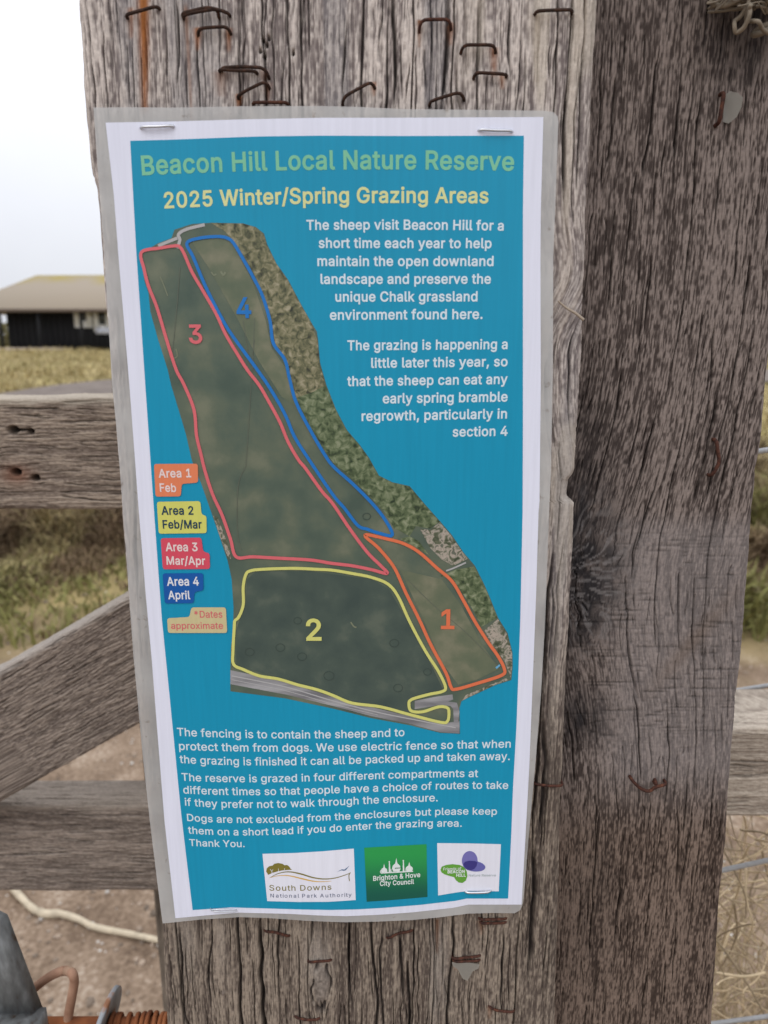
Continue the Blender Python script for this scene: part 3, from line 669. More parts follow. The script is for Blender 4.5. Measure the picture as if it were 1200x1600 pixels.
for (p0, p1, q0, q1) in ((117, 142, 483, 512), (147, 172, 482, 518)):
    a = bp(p0, q1, YB0 - .05); c = bp(p1, q0, YB0 - .05); x0, x1, z0, z1 = a[0], c[0], a[2], min(c[2], ze + .06)
    wnd = part('window', [box(x0, x1, YB0 - .06, YB0 - .003, z0, z0 + .09), box(x0, x1, YB0 - .06, YB0 - .003, z1 - .09, z1), box(x0, x0 + .28, YB0 - .06, YB0 - .003, z0 + .09, z1 - .09),
                          box(x1 - .28, x1, YB0 - .06, YB0 - .003, z0 + .09, z1 - .09), box(x0 + .28, x1 - .28, YB0 - .05, YB0 - .003, z0 + .09, z0 + .35)], white)
    part('pane', [box(x0 + .28, x1 - .28, YB0 - .03, YB0 - .006, z0 + .35, z1 - .09)], glass, wnd)
x = float(bp(162, 512, YB0 - .2)[0]); part('notice_panel', [box(x - .45, x + .5, YB0 - .14, YB0 - .065, float(bp(160, 522, YB0)[2]), float(bp(160, 511, YB0)[2]) - .03)], mat('pale_panel', (.62, .64, .72), rough=.5))
part('plinth', [box(e0 + .5, xl + 3.4, YB0 - 1.1, YB0 - .95, g0 - .2, g0 + .12), box(e0 + .5, xl + 3.4, YB0 - .95, YB0 + .0, g0 - .2, g0 + .09)], mat('pale_kerb', (.38, .31, .26)))
# hedge seen through the open end of the veranda
r = np.random.default_rng(31); n = 9000
hx = xo - 8 + r.random(n) * 12; hy = YB0 + 16 + r.normal(0, .7, n); top = 1.5 + .5 * vn(hx * .6, hx * 0, 3)
hz = g0 + r.random(n) ** .8 * top
th = r.random(n) * 6.28; s_ = .06 + .08 * r.random(n); ax_ = r.normal(size=(n, 3)); ax_ /= np.linalg.norm(ax_, axis=1)[:, None]; bx_ = np.cross(ax_, r.normal(size=(n, 3))); bx_ /= np.linalg.norm(bx_, axis=1)[:, None]
P0 = np.stack([hx, hy, hz], 1); Vh = np.stack([P0 - ax_ * s_[:, None], P0 + bx_ * s_[:, None] * .6, P0 + ax_ * s_[:, None], P0 - bx_ * s_[:, None] * .6], 1)
Vh[:, :, 2] = np.maximum(Vh[:, :, 2], g0 - .02)
o = obj('hedge', Vh.reshape(-1, 3), mat('hedge_leaf', attr=True, rough=.7), quads=np.arange(4 * n).reshape(-1, 4), col=np.repeat(np.array([.17, .15, .06]) * (.5 + r.random((n, 1))), 4, 0))
tag(o, 'low olive brown hedge seen under the open end of the pavilion roof', 'hedge')

# ------------------------------------------------------------------ rusty hinge bolt, bent rod, galvanised strut
rust = ramp_mat('rust', 55, [(.28, (.07, .026, .015)), (.48, (.22, .075, .03)), (.72, (.36, .14, .055))], rough=.9, bump=(.6, .0010), detail=10)
rustpale = ramp_mat('pale_rusted_bar', 60, [(.25, (.20, .10, .06)), (.5, (.36, .21, .14)), (.75, (.45, .32, .22))], rough=.8, bump=(.4, .0006))
zinc = ramp_mat('zinc_plate', 220, [(.28, (.075, .05, .035)), (.40, (.12, .125, .125)), (.55, (.17, .18, .18)), (.74, (.27, .28, .285))], rough=.6, spec=.4, detail=10, stretch=(1, 1, .35), bump=(.3, .0006))
YH = .335
cz_ = bp(200, 1606, YH)
hb = empty('hinge_bolt', (cz_[0], YH, cz_[2])); tag(hb, 'rusty threaded bolt with a grey washer let into the side of the notice post', 'bolt')
x0, x1 = float(bp(85, 1606, YH)[0]), float(bp(262, 1606, YH)[0]) + .03
zz = float(cz_[2])
n = 200; s = np.linspace(0, 1, n); xs_ = float(bp(158, 1600, YH)[0]) + .004
v, q, p = tube(np.stack([np.linspace(x0 - .25, x1, 60), np.full(60, YH), np.full(60, zz)], 1), .0054, 14); obj('shank', v, rust, hb, quads=q, polys=p)
turns = 17; th = s * turns * 2 * math.pi
jit = .0011 * (vn(s * turns * .9, s * 0, 4) - .5) * 4
cx = xs_ + s * (x1 - .004 - xs_) + jit * .8; rr_ = .0063 + .0009 * np.exp(-((s - .38) / .08) ** 2)
P = np.stack([cx, YH + rr_ * np.cos(th), zz + rr_ * np.sin(th)], 1)
P = catmull(P, 3); v, q, p = tube(P, .00135, 7); obj('coil', v, rust, hb, quads=q, polys=p)
# washer: a thin dished disc tilted on the shank
wc = bp(163, 1606, YH); wn = Vector((1, -.06, -.22)).normalized()
ring = []; R0, R1, T_ = .0050, .0205, .0026
qn = wn.to_track_quat('Z', 'Y')
for (R, hgt) in ((R0, -T_ / 2), (R1 - .0004, -T_ / 2), (R1, -T_ / 2 + .0004), (R1, T_ / 2 - .0004), (R1 - .0004, T_ / 2), (R0, T_ / 2)):
    for k in range(40):
        a = k / 40 * 2 * math.pi; pt = qn @ Vector((R * math.cos(a), R * math.sin(a), hgt)); ring.append((wc[0] + pt.x, YH + pt.y, zz + pt.z))
Q = [(i * 40 + k, i * 40 + (k + 1) % 40, ((i + 1) % 6) * 40 + (k + 1) % 40, ((i + 1) % 6) * 40 + k) for i in range(6) for k in range(40)]
wm = ramp_mat('washer_zinc', 80, [(.3, (.20, .215, .23)), (.5, (.30, .32, .34)), (.58, (.30, .14, .07)), (.7, (.22, .09, .04))], rough=.5, spec=.5)
obj('washer', np.array(ring), wm, hb, quads=Q)
# bent rod
C = catmull(np.concatenate([bp([16, 44, 70, 92, 104], [1582, 1553, 1531, 1519, 1517], YH + .014), bp([113, 116, 114, 110, 106, 104], [1521, 1533, 1548, 1570, 1594, 1625], YH + np.array(.001))]), 6)
v, q, p = tube(C, .0025, 10); o = obj('bent_rod', v, rustpale, quads=q, polys=p); tag(o, 'rusty round bar bent into a hoop beside the hinge bolt', 'rod')
# galvanised strut with its foot bar
Yz = YH - .006
pts = np.concatenate([bp([-60, -2, 56, -40], [1410, 1440, 1592, 1592], Yz)])
f = pts; bck = f + np.array([.0022, .005, 0]);
V = np.concatenate([f, bck]); o = empty('metal_strut', tuple(pts[3])); tag(o, 'dull grey galvanised flat strut standing at the lower left corner of the view', 'strut')
top_ext = f.copy()
obj('plate', V, zinc, o, polys=[(0, 3, 2, 1), (4, 5, 6, 7), (0, 1, 5, 4), (1, 2, 6, 5), (2, 3, 7, 6), (3, 0, 4, 7)], smooth=False)
a = bp(-60, 1594, Yz - .004); b_ = bp(62, 1594, Yz - .004)
v, q, p = box(a[0] - .2, b_[0], Yz - .010, Yz + .004, a[2] - .012, a[2]); obj('foot_bar', v, zinc, o, quads=q, smooth=False)

# ------------------------------------------------------------------ the laminated notice
POSTER0 = bp(535, 1440, YP); notice = empty('laminated_notice', tuple(POSTER0))
tag(notice, 'laminated blue notice with a grazing map, stapled to the timber post', 'notice')
def wave(x, z):
    """how far the sheet stands off the timber, metres"""
    c0 = bp(530, 1420, YP); c1 = bp(250, 1440, YP); c2 = bp(520, 700, YP); c3 = bp(860, 1000, YP); c4 = bp(500, 190, YP)
    g = lambda c, sx, sz, k: k * np.exp(-((x - c[0]) / sx) ** 2 - ((z - c[2]) / sz) ** 2)
    return .0004 + g(c0, .035, .06, .0045) + g(c1, .02, .12, .0015) + g(c2, .06, .10, .0015) + g(c3, .012, .09, .0020) + g(c4, .04, .03, .0012)
LAY = .00007
def onsheet(px, py, layer):
    Y = YP
    for _ in range(5):
        q = bp(px, py, Y); Y = YP - wave(q[..., 0], q[..., 2]) - layer * LAY
    return bp(px, py, Y)
def bpv(px, py, Y):  # Y may be an array
    return bp(px, py, Y)

def inside(P, poly):
    x, y = P[:, 0], P[:, 1]; r = np.zeros(len(P), bool); n = len(poly)
    for i in range(n):
        x1, y1 = poly[i]; x2, y2 = poly[(i + 1) % n]
        if y1 == y2: continue
        c = ((y1 > y) != (y2 > y)) & (x < (x2 - x1) * (y - y1) / (y2 - y1) + x1); r ^= c
    return r
def fill(poly, step=9):
    poly = np.asarray(poly, float); n = len(poly); dense = []
    for i in range(n):
        a, b = poly[i], poly[(i + 1) % n]; k = max(1, int(np.linalg.norm(b - a) / step))
        for s in range(k): dense.append(a + (b - a) * s / k)
    D = np.array(dense)
    gx, gy = np.meshgrid(np.arange(D[:, 0].min() + step * .5, D[:, 0].max(), step), np.arange(D[:, 1].min() + step * .5, D[:, 1].max(), step))
    G = np.stack([gx.ravel(), gy.ravel()], 1)
    if len(G):
        G = G[inside(G, poly)]
        if len(G):
            dm = np.array([np.min(np.sum((D - q) ** 2, 1)) for q in G]); G = G[dm > (step * .35) ** 2]
    A = np.concatenate([D, G]) if len(G) else D
    m = len(D)
    v, e, f, *_ = delaunay_2d_cdt([Vector(p) for p in A], [(i, (i + 1) % m) for i in range(m)], [], 0, 1e-5)
    v = np.array([tuple(p) for p in v]); f = np.array([t for t in f if len(t) == 3])
    cen = v[f].mean(1); f = f[inside(cen, poly)]
    e1, e2 = v[f[:, 1]] - v[f[:, 0]], v[f[:, 2]] - v[f[:, 0]]; f = f[np.abs(e1[:, 0] * e2[:, 1] - e1[:, 1] * e2[:, 0]) > .05]
    return v, f
def sheet(name, poly, layer, m, parent, step=9, col=None):
    polys = poly if isinstance(poly, list) and np.ndim(poly[0]) == 2 else [poly]
    Vs, Fs, o = [], [], 0
    for pl in polys:
        v, f = fill(pl, step); Vs.append(v); Fs.append(f + o); o += len(v)
    v = np.concatenate(Vs); f = np.concatenate(Fs)
    P = onsheet(v[:, 0], v[:, 1], layer)
    n0 = np.cross(P[f[0, 1]] - P[f[0, 0]], P[f[0, 2]] - P[f[0, 0]]); 
    if n0[1] > 0: f = f[:, ::-1]
    return obj(name, P, m, parent, tris=f, col=None if col is None else col(v))
def sheets(name, polys, layer, m, parent, step=9):
    for pl in polys: sheet(name, pl, layer, m, parent, step)
def strip(pts, w, closed=True, n=6):
    C = catmull(pts, n, closed); N = len(C)
    T = (np.roll(C, -1, 0) - np.roll(C, 1, 0)) if closed else np.gradient(C, axis=0)
    T /= np.linalg.norm(T, axis=1)[:, None] + 1e-9; Nn = np.stack([-T[:, 1], T[:, 0]], 1)
    w = np.broadcast_to(np.asarray(w, float), (N,))[:, None]
    V = np.concatenate([C - Nn * w / 2, C + Nn * w / 2]); Q = [(i, (i + 1) % N, N + (i + 1) % N, N + i) for i in range(N if closed else N - 1)]
    return V, np.array(Q)
def lines(name, items, layer, m, parent):
    for it in items: line1(name, [it], layer, m, parent)
def line1(name, items, layer, m, parent):
    Vs, Qs, o = [], [], 0
    for it in items:
        v, q = strip(*it); Vs.append(v); Qs.append(q + o); o += len(v)
    v = np.concatenate(Vs); return obj(name, onsheet(v[:, 0], v[:, 1], layer), m, parent, quads=np.concatenate(Qs))

def ink(name, c, rough=.30): return mat('print_' + name, c, rough=rough, spec=.28, noise=(130, .045, (6, 6, .25)), bump=(45, .25, .0004))
paperm = ink('paper', (.71, .73, .84)); tealm = ink('teal', (.006, .27, .44))
milk = bpy.data.materials.new('laminate_film'); milk.use_nodes = True
t = milk.node_tree; b = t.nodes['Principled BSDF']; b.inputs['Base Color'].default_value = (.50, .50, .49, 1); b.inputs['Roughness'].default_value = .34; b.inputs['Specular IOR Level'].default_value = .5
trn = t.nodes.new('ShaderNodeBsdfTransparent'); ms = t.nodes.new('ShaderNodeMixShader')
tc = t.nodes.new('ShaderNodeTexCoord'); nz = t.nodes.new('ShaderNodeTexNoise'); nz.inputs['Scale'].default_value = 35; nz.inputs['Detail'].default_value = 4; t.links.new(tc.outputs['Object'], nz.inputs['Vector'])
mr = t.nodes.new('ShaderNodeMapRange'); mr.inputs[1].default_value = .3; mr.inputs[2].default_value = .7; mr.inputs[3].default_value = .48; mr.inputs[4].default_value = .80; t.links.new(nz.outputs[0], mr.inputs[0])
nd = t.nodes.new('ShaderNodeTexNoise'); nd.inputs['Scale'].default_value = 260; nd.inputs['Detail'].default_value = 6; t.links.new(tc.outputs['Object'], nd.inputs['Vector'])
dr = t.nodes.new('ShaderNodeValToRGB'); dr.color_ramp.elements[0].position = .25; dr.color_ramp.elements[0].color = (.30, .27, .24, 1); dr.color_ramp.elements[1].position = .35; dr.color_ramp.elements[1].color = (.50, .50, .49, 1)
t.links.new(nd.outputs[0], dr.inputs[0]); t.links.new(dr.outputs[0], b.inputs['Base Color'])
bf = t.nodes.new('ShaderNodeBump'); bf.inputs['Strength'].default_value = .5; bf.inputs['Distance'].default_value = .0012; t.links.new(nz.outputs[0], bf.inputs['Height']); t.links.new(bf.outputs[0], b.inputs['Normal'])
t.links.new(mr.outputs[0], ms.inputs[0]); t.links.new(trn.outputs[0], ms.inputs[1]); t.links.new(b.outputs[0], ms.inputs[2]); t.links.new(ms.outputs[0], t.nodes['Material Output'].inputs[0])

pouch = ([(146, 168), (200, 167.5), (267, 168), (380, 166), (500, 165.5), (560, 167), (633, 170.5), (740, 171.5), (850, 173), (864, 175), (871, 181), (872.5, 190)]
         + [(868, 317), (864.5, 400), (864, 567), (861, 733), (858, 800), (852, 967), (845, 1090), (836, 1200), (825, 1320), (819, 1395), (817, 1412), (813, 1422), (804, 1427)]
         + [(770, 1426.5), (732, 1427.5), (712, 1430), (690, 1433), (645, 1437.5), (590, 1440), (540, 1441), (507, 1440), (475, 1438.5), (420, 1434.5), (373, 1433), (312, 1437), (254, 1443)]
         + [(246, 1380), (234, 1283), (222, 1170), (208, 1020), (203, 950), (197, 860), (188, 745), (182, 670), (175, 600), (163, 400), (153, 270)])
sheet('pouch', pouch, 0, milk, notice)
paper = ([(165, 191.5), (267, 189.8), (380, 186.5), (500, 184), (600, 184), (700, 183.6), (849, 182.8), (845, 333), (844.5, 400), (845, 600), (843, 783), (841.5, 800), (838, 920), (835, 1000), (831, 1100), (827, 1200), (821, 1310), (815, 1413.5)]
         + [(732, 1413.5), (708, 1418.5), (645, 1425.5), (590, 1429.5), (540, 1431.5), (500, 1430.5), (453, 1428), (373, 1426), (320, 1430.5), (274, 1434.7), (257, 1283), (245, 1133), (237, 1030), (228, 933), (217, 800), (202, 600), (185, 400), (178, 307)])
sheet('paper', paper, 1, paperm, notice)
teal = ([(203.5, 220), (267, 218.3), (400, 213.3), (500, 212), (633, 212.5), (818.5, 212), (817, 333), (817, 667), (816.5, 800), (813, 967), (807, 1133), (801.5, 1230), (799, 1300), (794, 1404), (729, 1404), (712, 1407.5), (657, 1413.8), (600, 1418.5), (560, 1420.8), (517, 1421.8), (470, 1421), (421, 1419.5), (360, 1417.8), (301, 1422)]
        + [(283, 1270), (263, 1067), (253, 967), (248, 900), (238, 760), (227, 600), (213, 393)])
tp = sheet('blue_panel', teal, 2, tealm, notice)

# aerial photograph
fieldm = ramp_mat('print_field', 75, [(.3, (.066, .098, .078)), (.46, (.090, .122, .092)), (.56, (.112, .138, .098)), (.70, (.165, .18, .125))], rough=.30, spec=.28, detail=12)
darkfm = ramp_mat('print_dark_field', 95, [(.3, (.050, .075, .067)), (.55, (.068, .096, .080)), (.70, (.105, .130, .102))], rough=.30, spec=.28, detail=12)
drym = ramp_mat('print_dry_field', 110, [(.3, (.10, .13, .085)), (.5, (.135, .155, .10)), (.66, (.20, .20, .135))], rough=.30, spec=.28, detail=12)
woodpm = ramp_mat('print_woodland', 520, [(.30, (.035, .038, .028)), (.42, (.10, .105, .058)), (.52, (.175, .17, .095)), (.62, (.26, .24, .15)), (.72, (.36, .33, .23))], rough=.30, spec=.28, detail=4, distort=.6)
woodgm = ramp_mat('print_green_woodland', 460, [(.30, (.026, .040, .024)), (.43, (.075, .105, .052)), (.54, (.14, .175, .095)), (.66, (.23, .26, .16)), (.75, (.32, .33, .24))], rough=.30, spec=.28, detail=4, distort=.6)
housem = ramp_mat('print_housing', 480, [(.30, (.05, .065, .04)), (.42, (.12, .13, .085)), (.50, (.30, .28, .23)), (.56, (.42, .36, .30)), (.66, (.12, .13, .10))], rough=.30, spec=.28, detail=5, distort=.8)
roadm = ramp_mat('print_road', 200, [(.3, (.16, .16, .17)), (.5, (.26, .26, .27)), (.7, (.36, .36, .37))], rough=.30, spec=.28, stretch=(.3, 1, 1.6))
amap = ([(219, 395), (227, 392), (247, 380), (268, 372), (272.5, 359), (300, 350), (330, 348), (380, 349), (400, 355), (412.5, 365), (417.5, 382), (432, 412), (450, 437), (470, 475), (487, 505), (495, 518), (497, 532), (500, 567), (510, 602), (525, 640), (542, 672), (562, 695), (577, 716), (592, 743), (613, 753.5), (640, 759.5), (664, 788), (688, 815), (706, 836), (724, 863), (742, 884), (757, 914), (766, 935), (778, 965), (793, 989), (800.5, 1019), (801, 1042), (799, 1062.5), (775, 1070), (736, 1088), (721, 1095.5), (718, 1106), (718.6, 1146.5), (688, 1145), (640, 1133), (580, 1122), (520, 1107), (445, 1091), (360, 1080)]
        + [(360, 1050), (361, 1010), (364, 992), (365, 950), (362, 905), (356, 877), (342, 835), (330, 800), (315, 757), (300, 720), (291, 680), (283, 653), (267, 600), (262, 577), (247, 530), (235, 487), (232, 457), (226, 440)])
am = sheet('aerial_map', amap, 3, fieldm, notice, 8)
sheet('dark_field', [(369, 1040), (369, 985), (384, 940), (386, 905), (400, 893), (480, 892), (580, 905), (607, 920), (660, 1010), (692, 1077), (636, 1096), (640, 1113), (560, 1098), (480, 1072)], 4, darkfm, am, 8)
sheets('dry_field', [[(625, 890), (690, 905), (720, 945), (755, 1010), (780, 1045), (745, 1062), (716, 1070), (690, 1035), (660, 965)], [(300, 378), (340, 372), (362, 380), (395, 440), (415, 500), (425, 545), (447, 575), (470, 640), (440, 620), (405, 565), (372, 500), (330, 425)]], 4, drym, am, 8)
sheets('woodland', [[(330, 348.5), (380, 349.5), (400, 355.5), (412, 366), (417, 382), (431.5, 412), (449.5, 437), (469.5, 475), (486.5, 505), (496, 532), (499.5, 567), (509, 602), (490, 612), (462, 622), (452, 590), (446, 560), (430, 538), (424, 500), (411, 460), (397, 428), (381, 400), (366, 378), (352, 362)]], 4, woodpm, am, 7)
sheets('green_woodland', [[(462, 622), (490, 612), (509, 602), (524, 640), (541, 672), (561, 695), (576, 716), (591, 743), (612, 754), (639.5, 760), (663, 788), (687, 815), (672, 826), (650, 822), (640, 838), (622, 828), (616, 826), (601, 800), (580, 778), (550, 748), (520, 722), (508, 705), (484, 665)],
                         [(688, 900), (712, 890), (741, 885), (756, 914), (765, 935), (777, 965), (752, 980), (742, 958), (726, 932), (708, 905)], [(640, 838), (655, 846), (672, 870), (690, 888), (668, 866), (640, 850), (625, 842)]], 4, woodgm, am, 7)
sheets('housing', [[(656, 826), (672, 828), (687, 816), (705, 837), (723, 863), (731, 873), (708, 884), (690, 874), (672, 856)], [(757, 985), (770, 974), (778, 967), (792, 990), (800, 1020), (800, 1042), (798, 1060), (788, 1032), (770, 1010)], [(728, 1086), (790, 1060), (796, 1062), (775, 1069.5), (735, 1088), (722, 1095)], [(333, 806), (340, 808), (358, 856), (361, 874), (355, 868), (342, 834)]], 4, housem, am, 6)
sheets('road', [[(360, 1047), (440, 1064), (520, 1089), (590, 1107), (640, 1119), (690, 1130), (718, 1127), (718, 1146), (688, 1144), (640, 1131), (580, 1119), (520, 1103), (445, 1085), (360, 1069)], [(648, 1095), (684, 1088), (707, 1085), (708, 1093), (700, 1096), (714, 1098), (718, 1112), (716, 1128), (709, 1128), (708, 1108), (704, 1103), (686, 1102), (648, 1108)]], 4, roadm, am, 6)
pale = ink('pale_path', (.26, .26, .23)); 
lines('path', [([(277, 388), (281, 375), (279, 366), (292, 358), (320, 351)], 5, False, 6), ([(247, 384), (262, 378), (277, 372)], 5, False, 6), ([(697, 892), (708, 888), (728, 879)], 2.4, False, 4)], 5, ink('road_grey', (.40, .40, .40)), am)
lines('mown_line', [([(281, 417), (278, 460), (272, 524), (268, 560)], 1.0, False, 6), ([(383, 730), (372, 760), (371, 830), (377, 860)], 1.0, False, 6), ([(398, 530), (395, 560), (390, 640), (384, 730)], .9, False, 6), ([(636, 905), (680, 948), (730, 990), (778, 1040)], .9, False, 6), ([(380, 500), (386, 540), (392, 570)], .9, False, 4), ([(398, 497), (396, 540), (395, 580)], .8, False, 4)], 5, ink('mown', (.115, .13, .10)), am)
lines('carriageway_line', [([(362, 1056), (445, 1073), (520, 1095), (590, 1113), (650, 1125), (712, 1137)], 1.6, False, 6), ([(362, 1062), (445, 1079), (520, 1100), (590, 1117)], .9, False, 6)], 5, ink('lane', (.42, .42, .42)), am)
# rings where scrub has been cleared and other small marks in the fields
lines('field_mark', [([(548, 972), (553, 979), (557, 980)], 2.2, False, 4), ([(330, 425), (334, 430), (338, 428)], 2, False, 4), ([(345, 424), (349, 430), (352, 425)], 3, False, 4), ([(250, 432), (256, 446), (262, 462)], 1.5, False, 4), ([(275, 545), (277, 556), (272, 560)], 1.6, False, 4)], 5, ink('scrub', (.19, .21, .14)), am)
lines('field_ring', [([(cx + r_ * math.cos(a), cy + r_ * .85 * math.sin(a)) for a in np.arange(0, 6.2, .8)], 1.1, True, 4) for cx, cy, r_ in ((390, 1019, 7), (438, 1012, 7), (472, 1026, 7), (573, 807, 6), (616, 1005, 7), (622, 1075, 7), (668, 1050, 6), (514, 1056, 8), (465, 970, 6))], 5, ink('ring', (.046, .068, .058)), am)
lines('pond_mark', [([(775, 1044), (781, 1039)], 3, False, 3)], 6, ink('sky_blue', (.14, .38, .58)), am)

PINK, BLUE, ORG_, YEL = (.64, .135, .155), (.015, .165, .49), (.68, .165, .075), (.60, .60, .18)
a3 = [(221, 394), (250, 387.5), (275, 384), (282, 387), (288, 397), (300, 425), (317.5, 455), (337.5, 490), (352.5, 522), (375, 560), (388, 580), (405, 602), (420, 627.5), (437.5, 660), (450, 690), (466, 718), (477.5, 732), (502.5, 767), (520, 787), (547, 827), (574, 863), (595, 884), (605, 896), (580, 890), (550, 884), (517, 880), (485, 875), (432, 872), (395, 870), (369, 870), (360, 842), (347, 805), (332, 772), (320, 735), (314, 710), (307, 680), (303, 640), (287, 600), (275, 577), (260, 530), (245, 480), (232, 447), (225, 420)]
a4 = [(292, 380), (312, 372), (340, 369.5), (355, 372), (365, 380), (380, 405), (395, 432), (410, 462), (422, 502), (427, 536), (445, 562), (452, 590), (462, 627), (482, 667), (507, 710), (522, 730), (550, 755), (580, 785), (601, 811), (613, 836), (592, 833), (574, 827), (559, 821), (538, 794), (520, 773), (482, 717), (460, 682), (445, 647), (422, 607), (400, 575), (360, 520), (340, 485), (320, 445), (302, 402)]
a1 = [(570, 836), (604, 842), (631, 849.5), (655, 863), (682, 887), (706, 908), (724, 938), (742, 971), (763, 1004), (778, 1025), (788, 1045), (784, 1055), (748, 1067), (712, 1077), (704.5, 1073), (697, 1052), (673, 1007), (655, 968), (634, 926), (616, 887), (592, 857)]
a2 = [(384, 898), (391, 892), (410, 889.5), (457.5, 888), (495, 889.5), (520, 891), (550, 896), (580, 902), (606, 912.5), (622, 932), (640, 971), (664, 1016), (685, 1049), (696, 1073), (691, 1080.5), (670, 1085), (643, 1093), (639, 1101), (643, 1111), (661, 1112), (685, 1104.5), (699, 1106), (701.5, 1115), (699, 1127), (688, 1128.5), (640, 1116.5), (595, 1104.5), (550, 1098.5), (520, 1086.5), (495, 1077.5), (465, 1070), (435, 1061), (405, 1056), (380, 1046), (365, 1038), (364, 1017), (366, 980), (367, 970), (373, 964), (380, 945), (380, 917)]
inks = {k: ink(k, c) for k, c in dict(pink=PINK, blue=BLUE, orange=ORG_, yellow=YEL).items()}
for P_, w_, k in ((a3, 5, 'pink'), (a4, 5, 'blue'), (a1, 5, 'orange'), (a2, 4.6, 'yellow')):
    lines('boundary_outline', [(P_, w_, True, 6)], 7, inks[k], am)

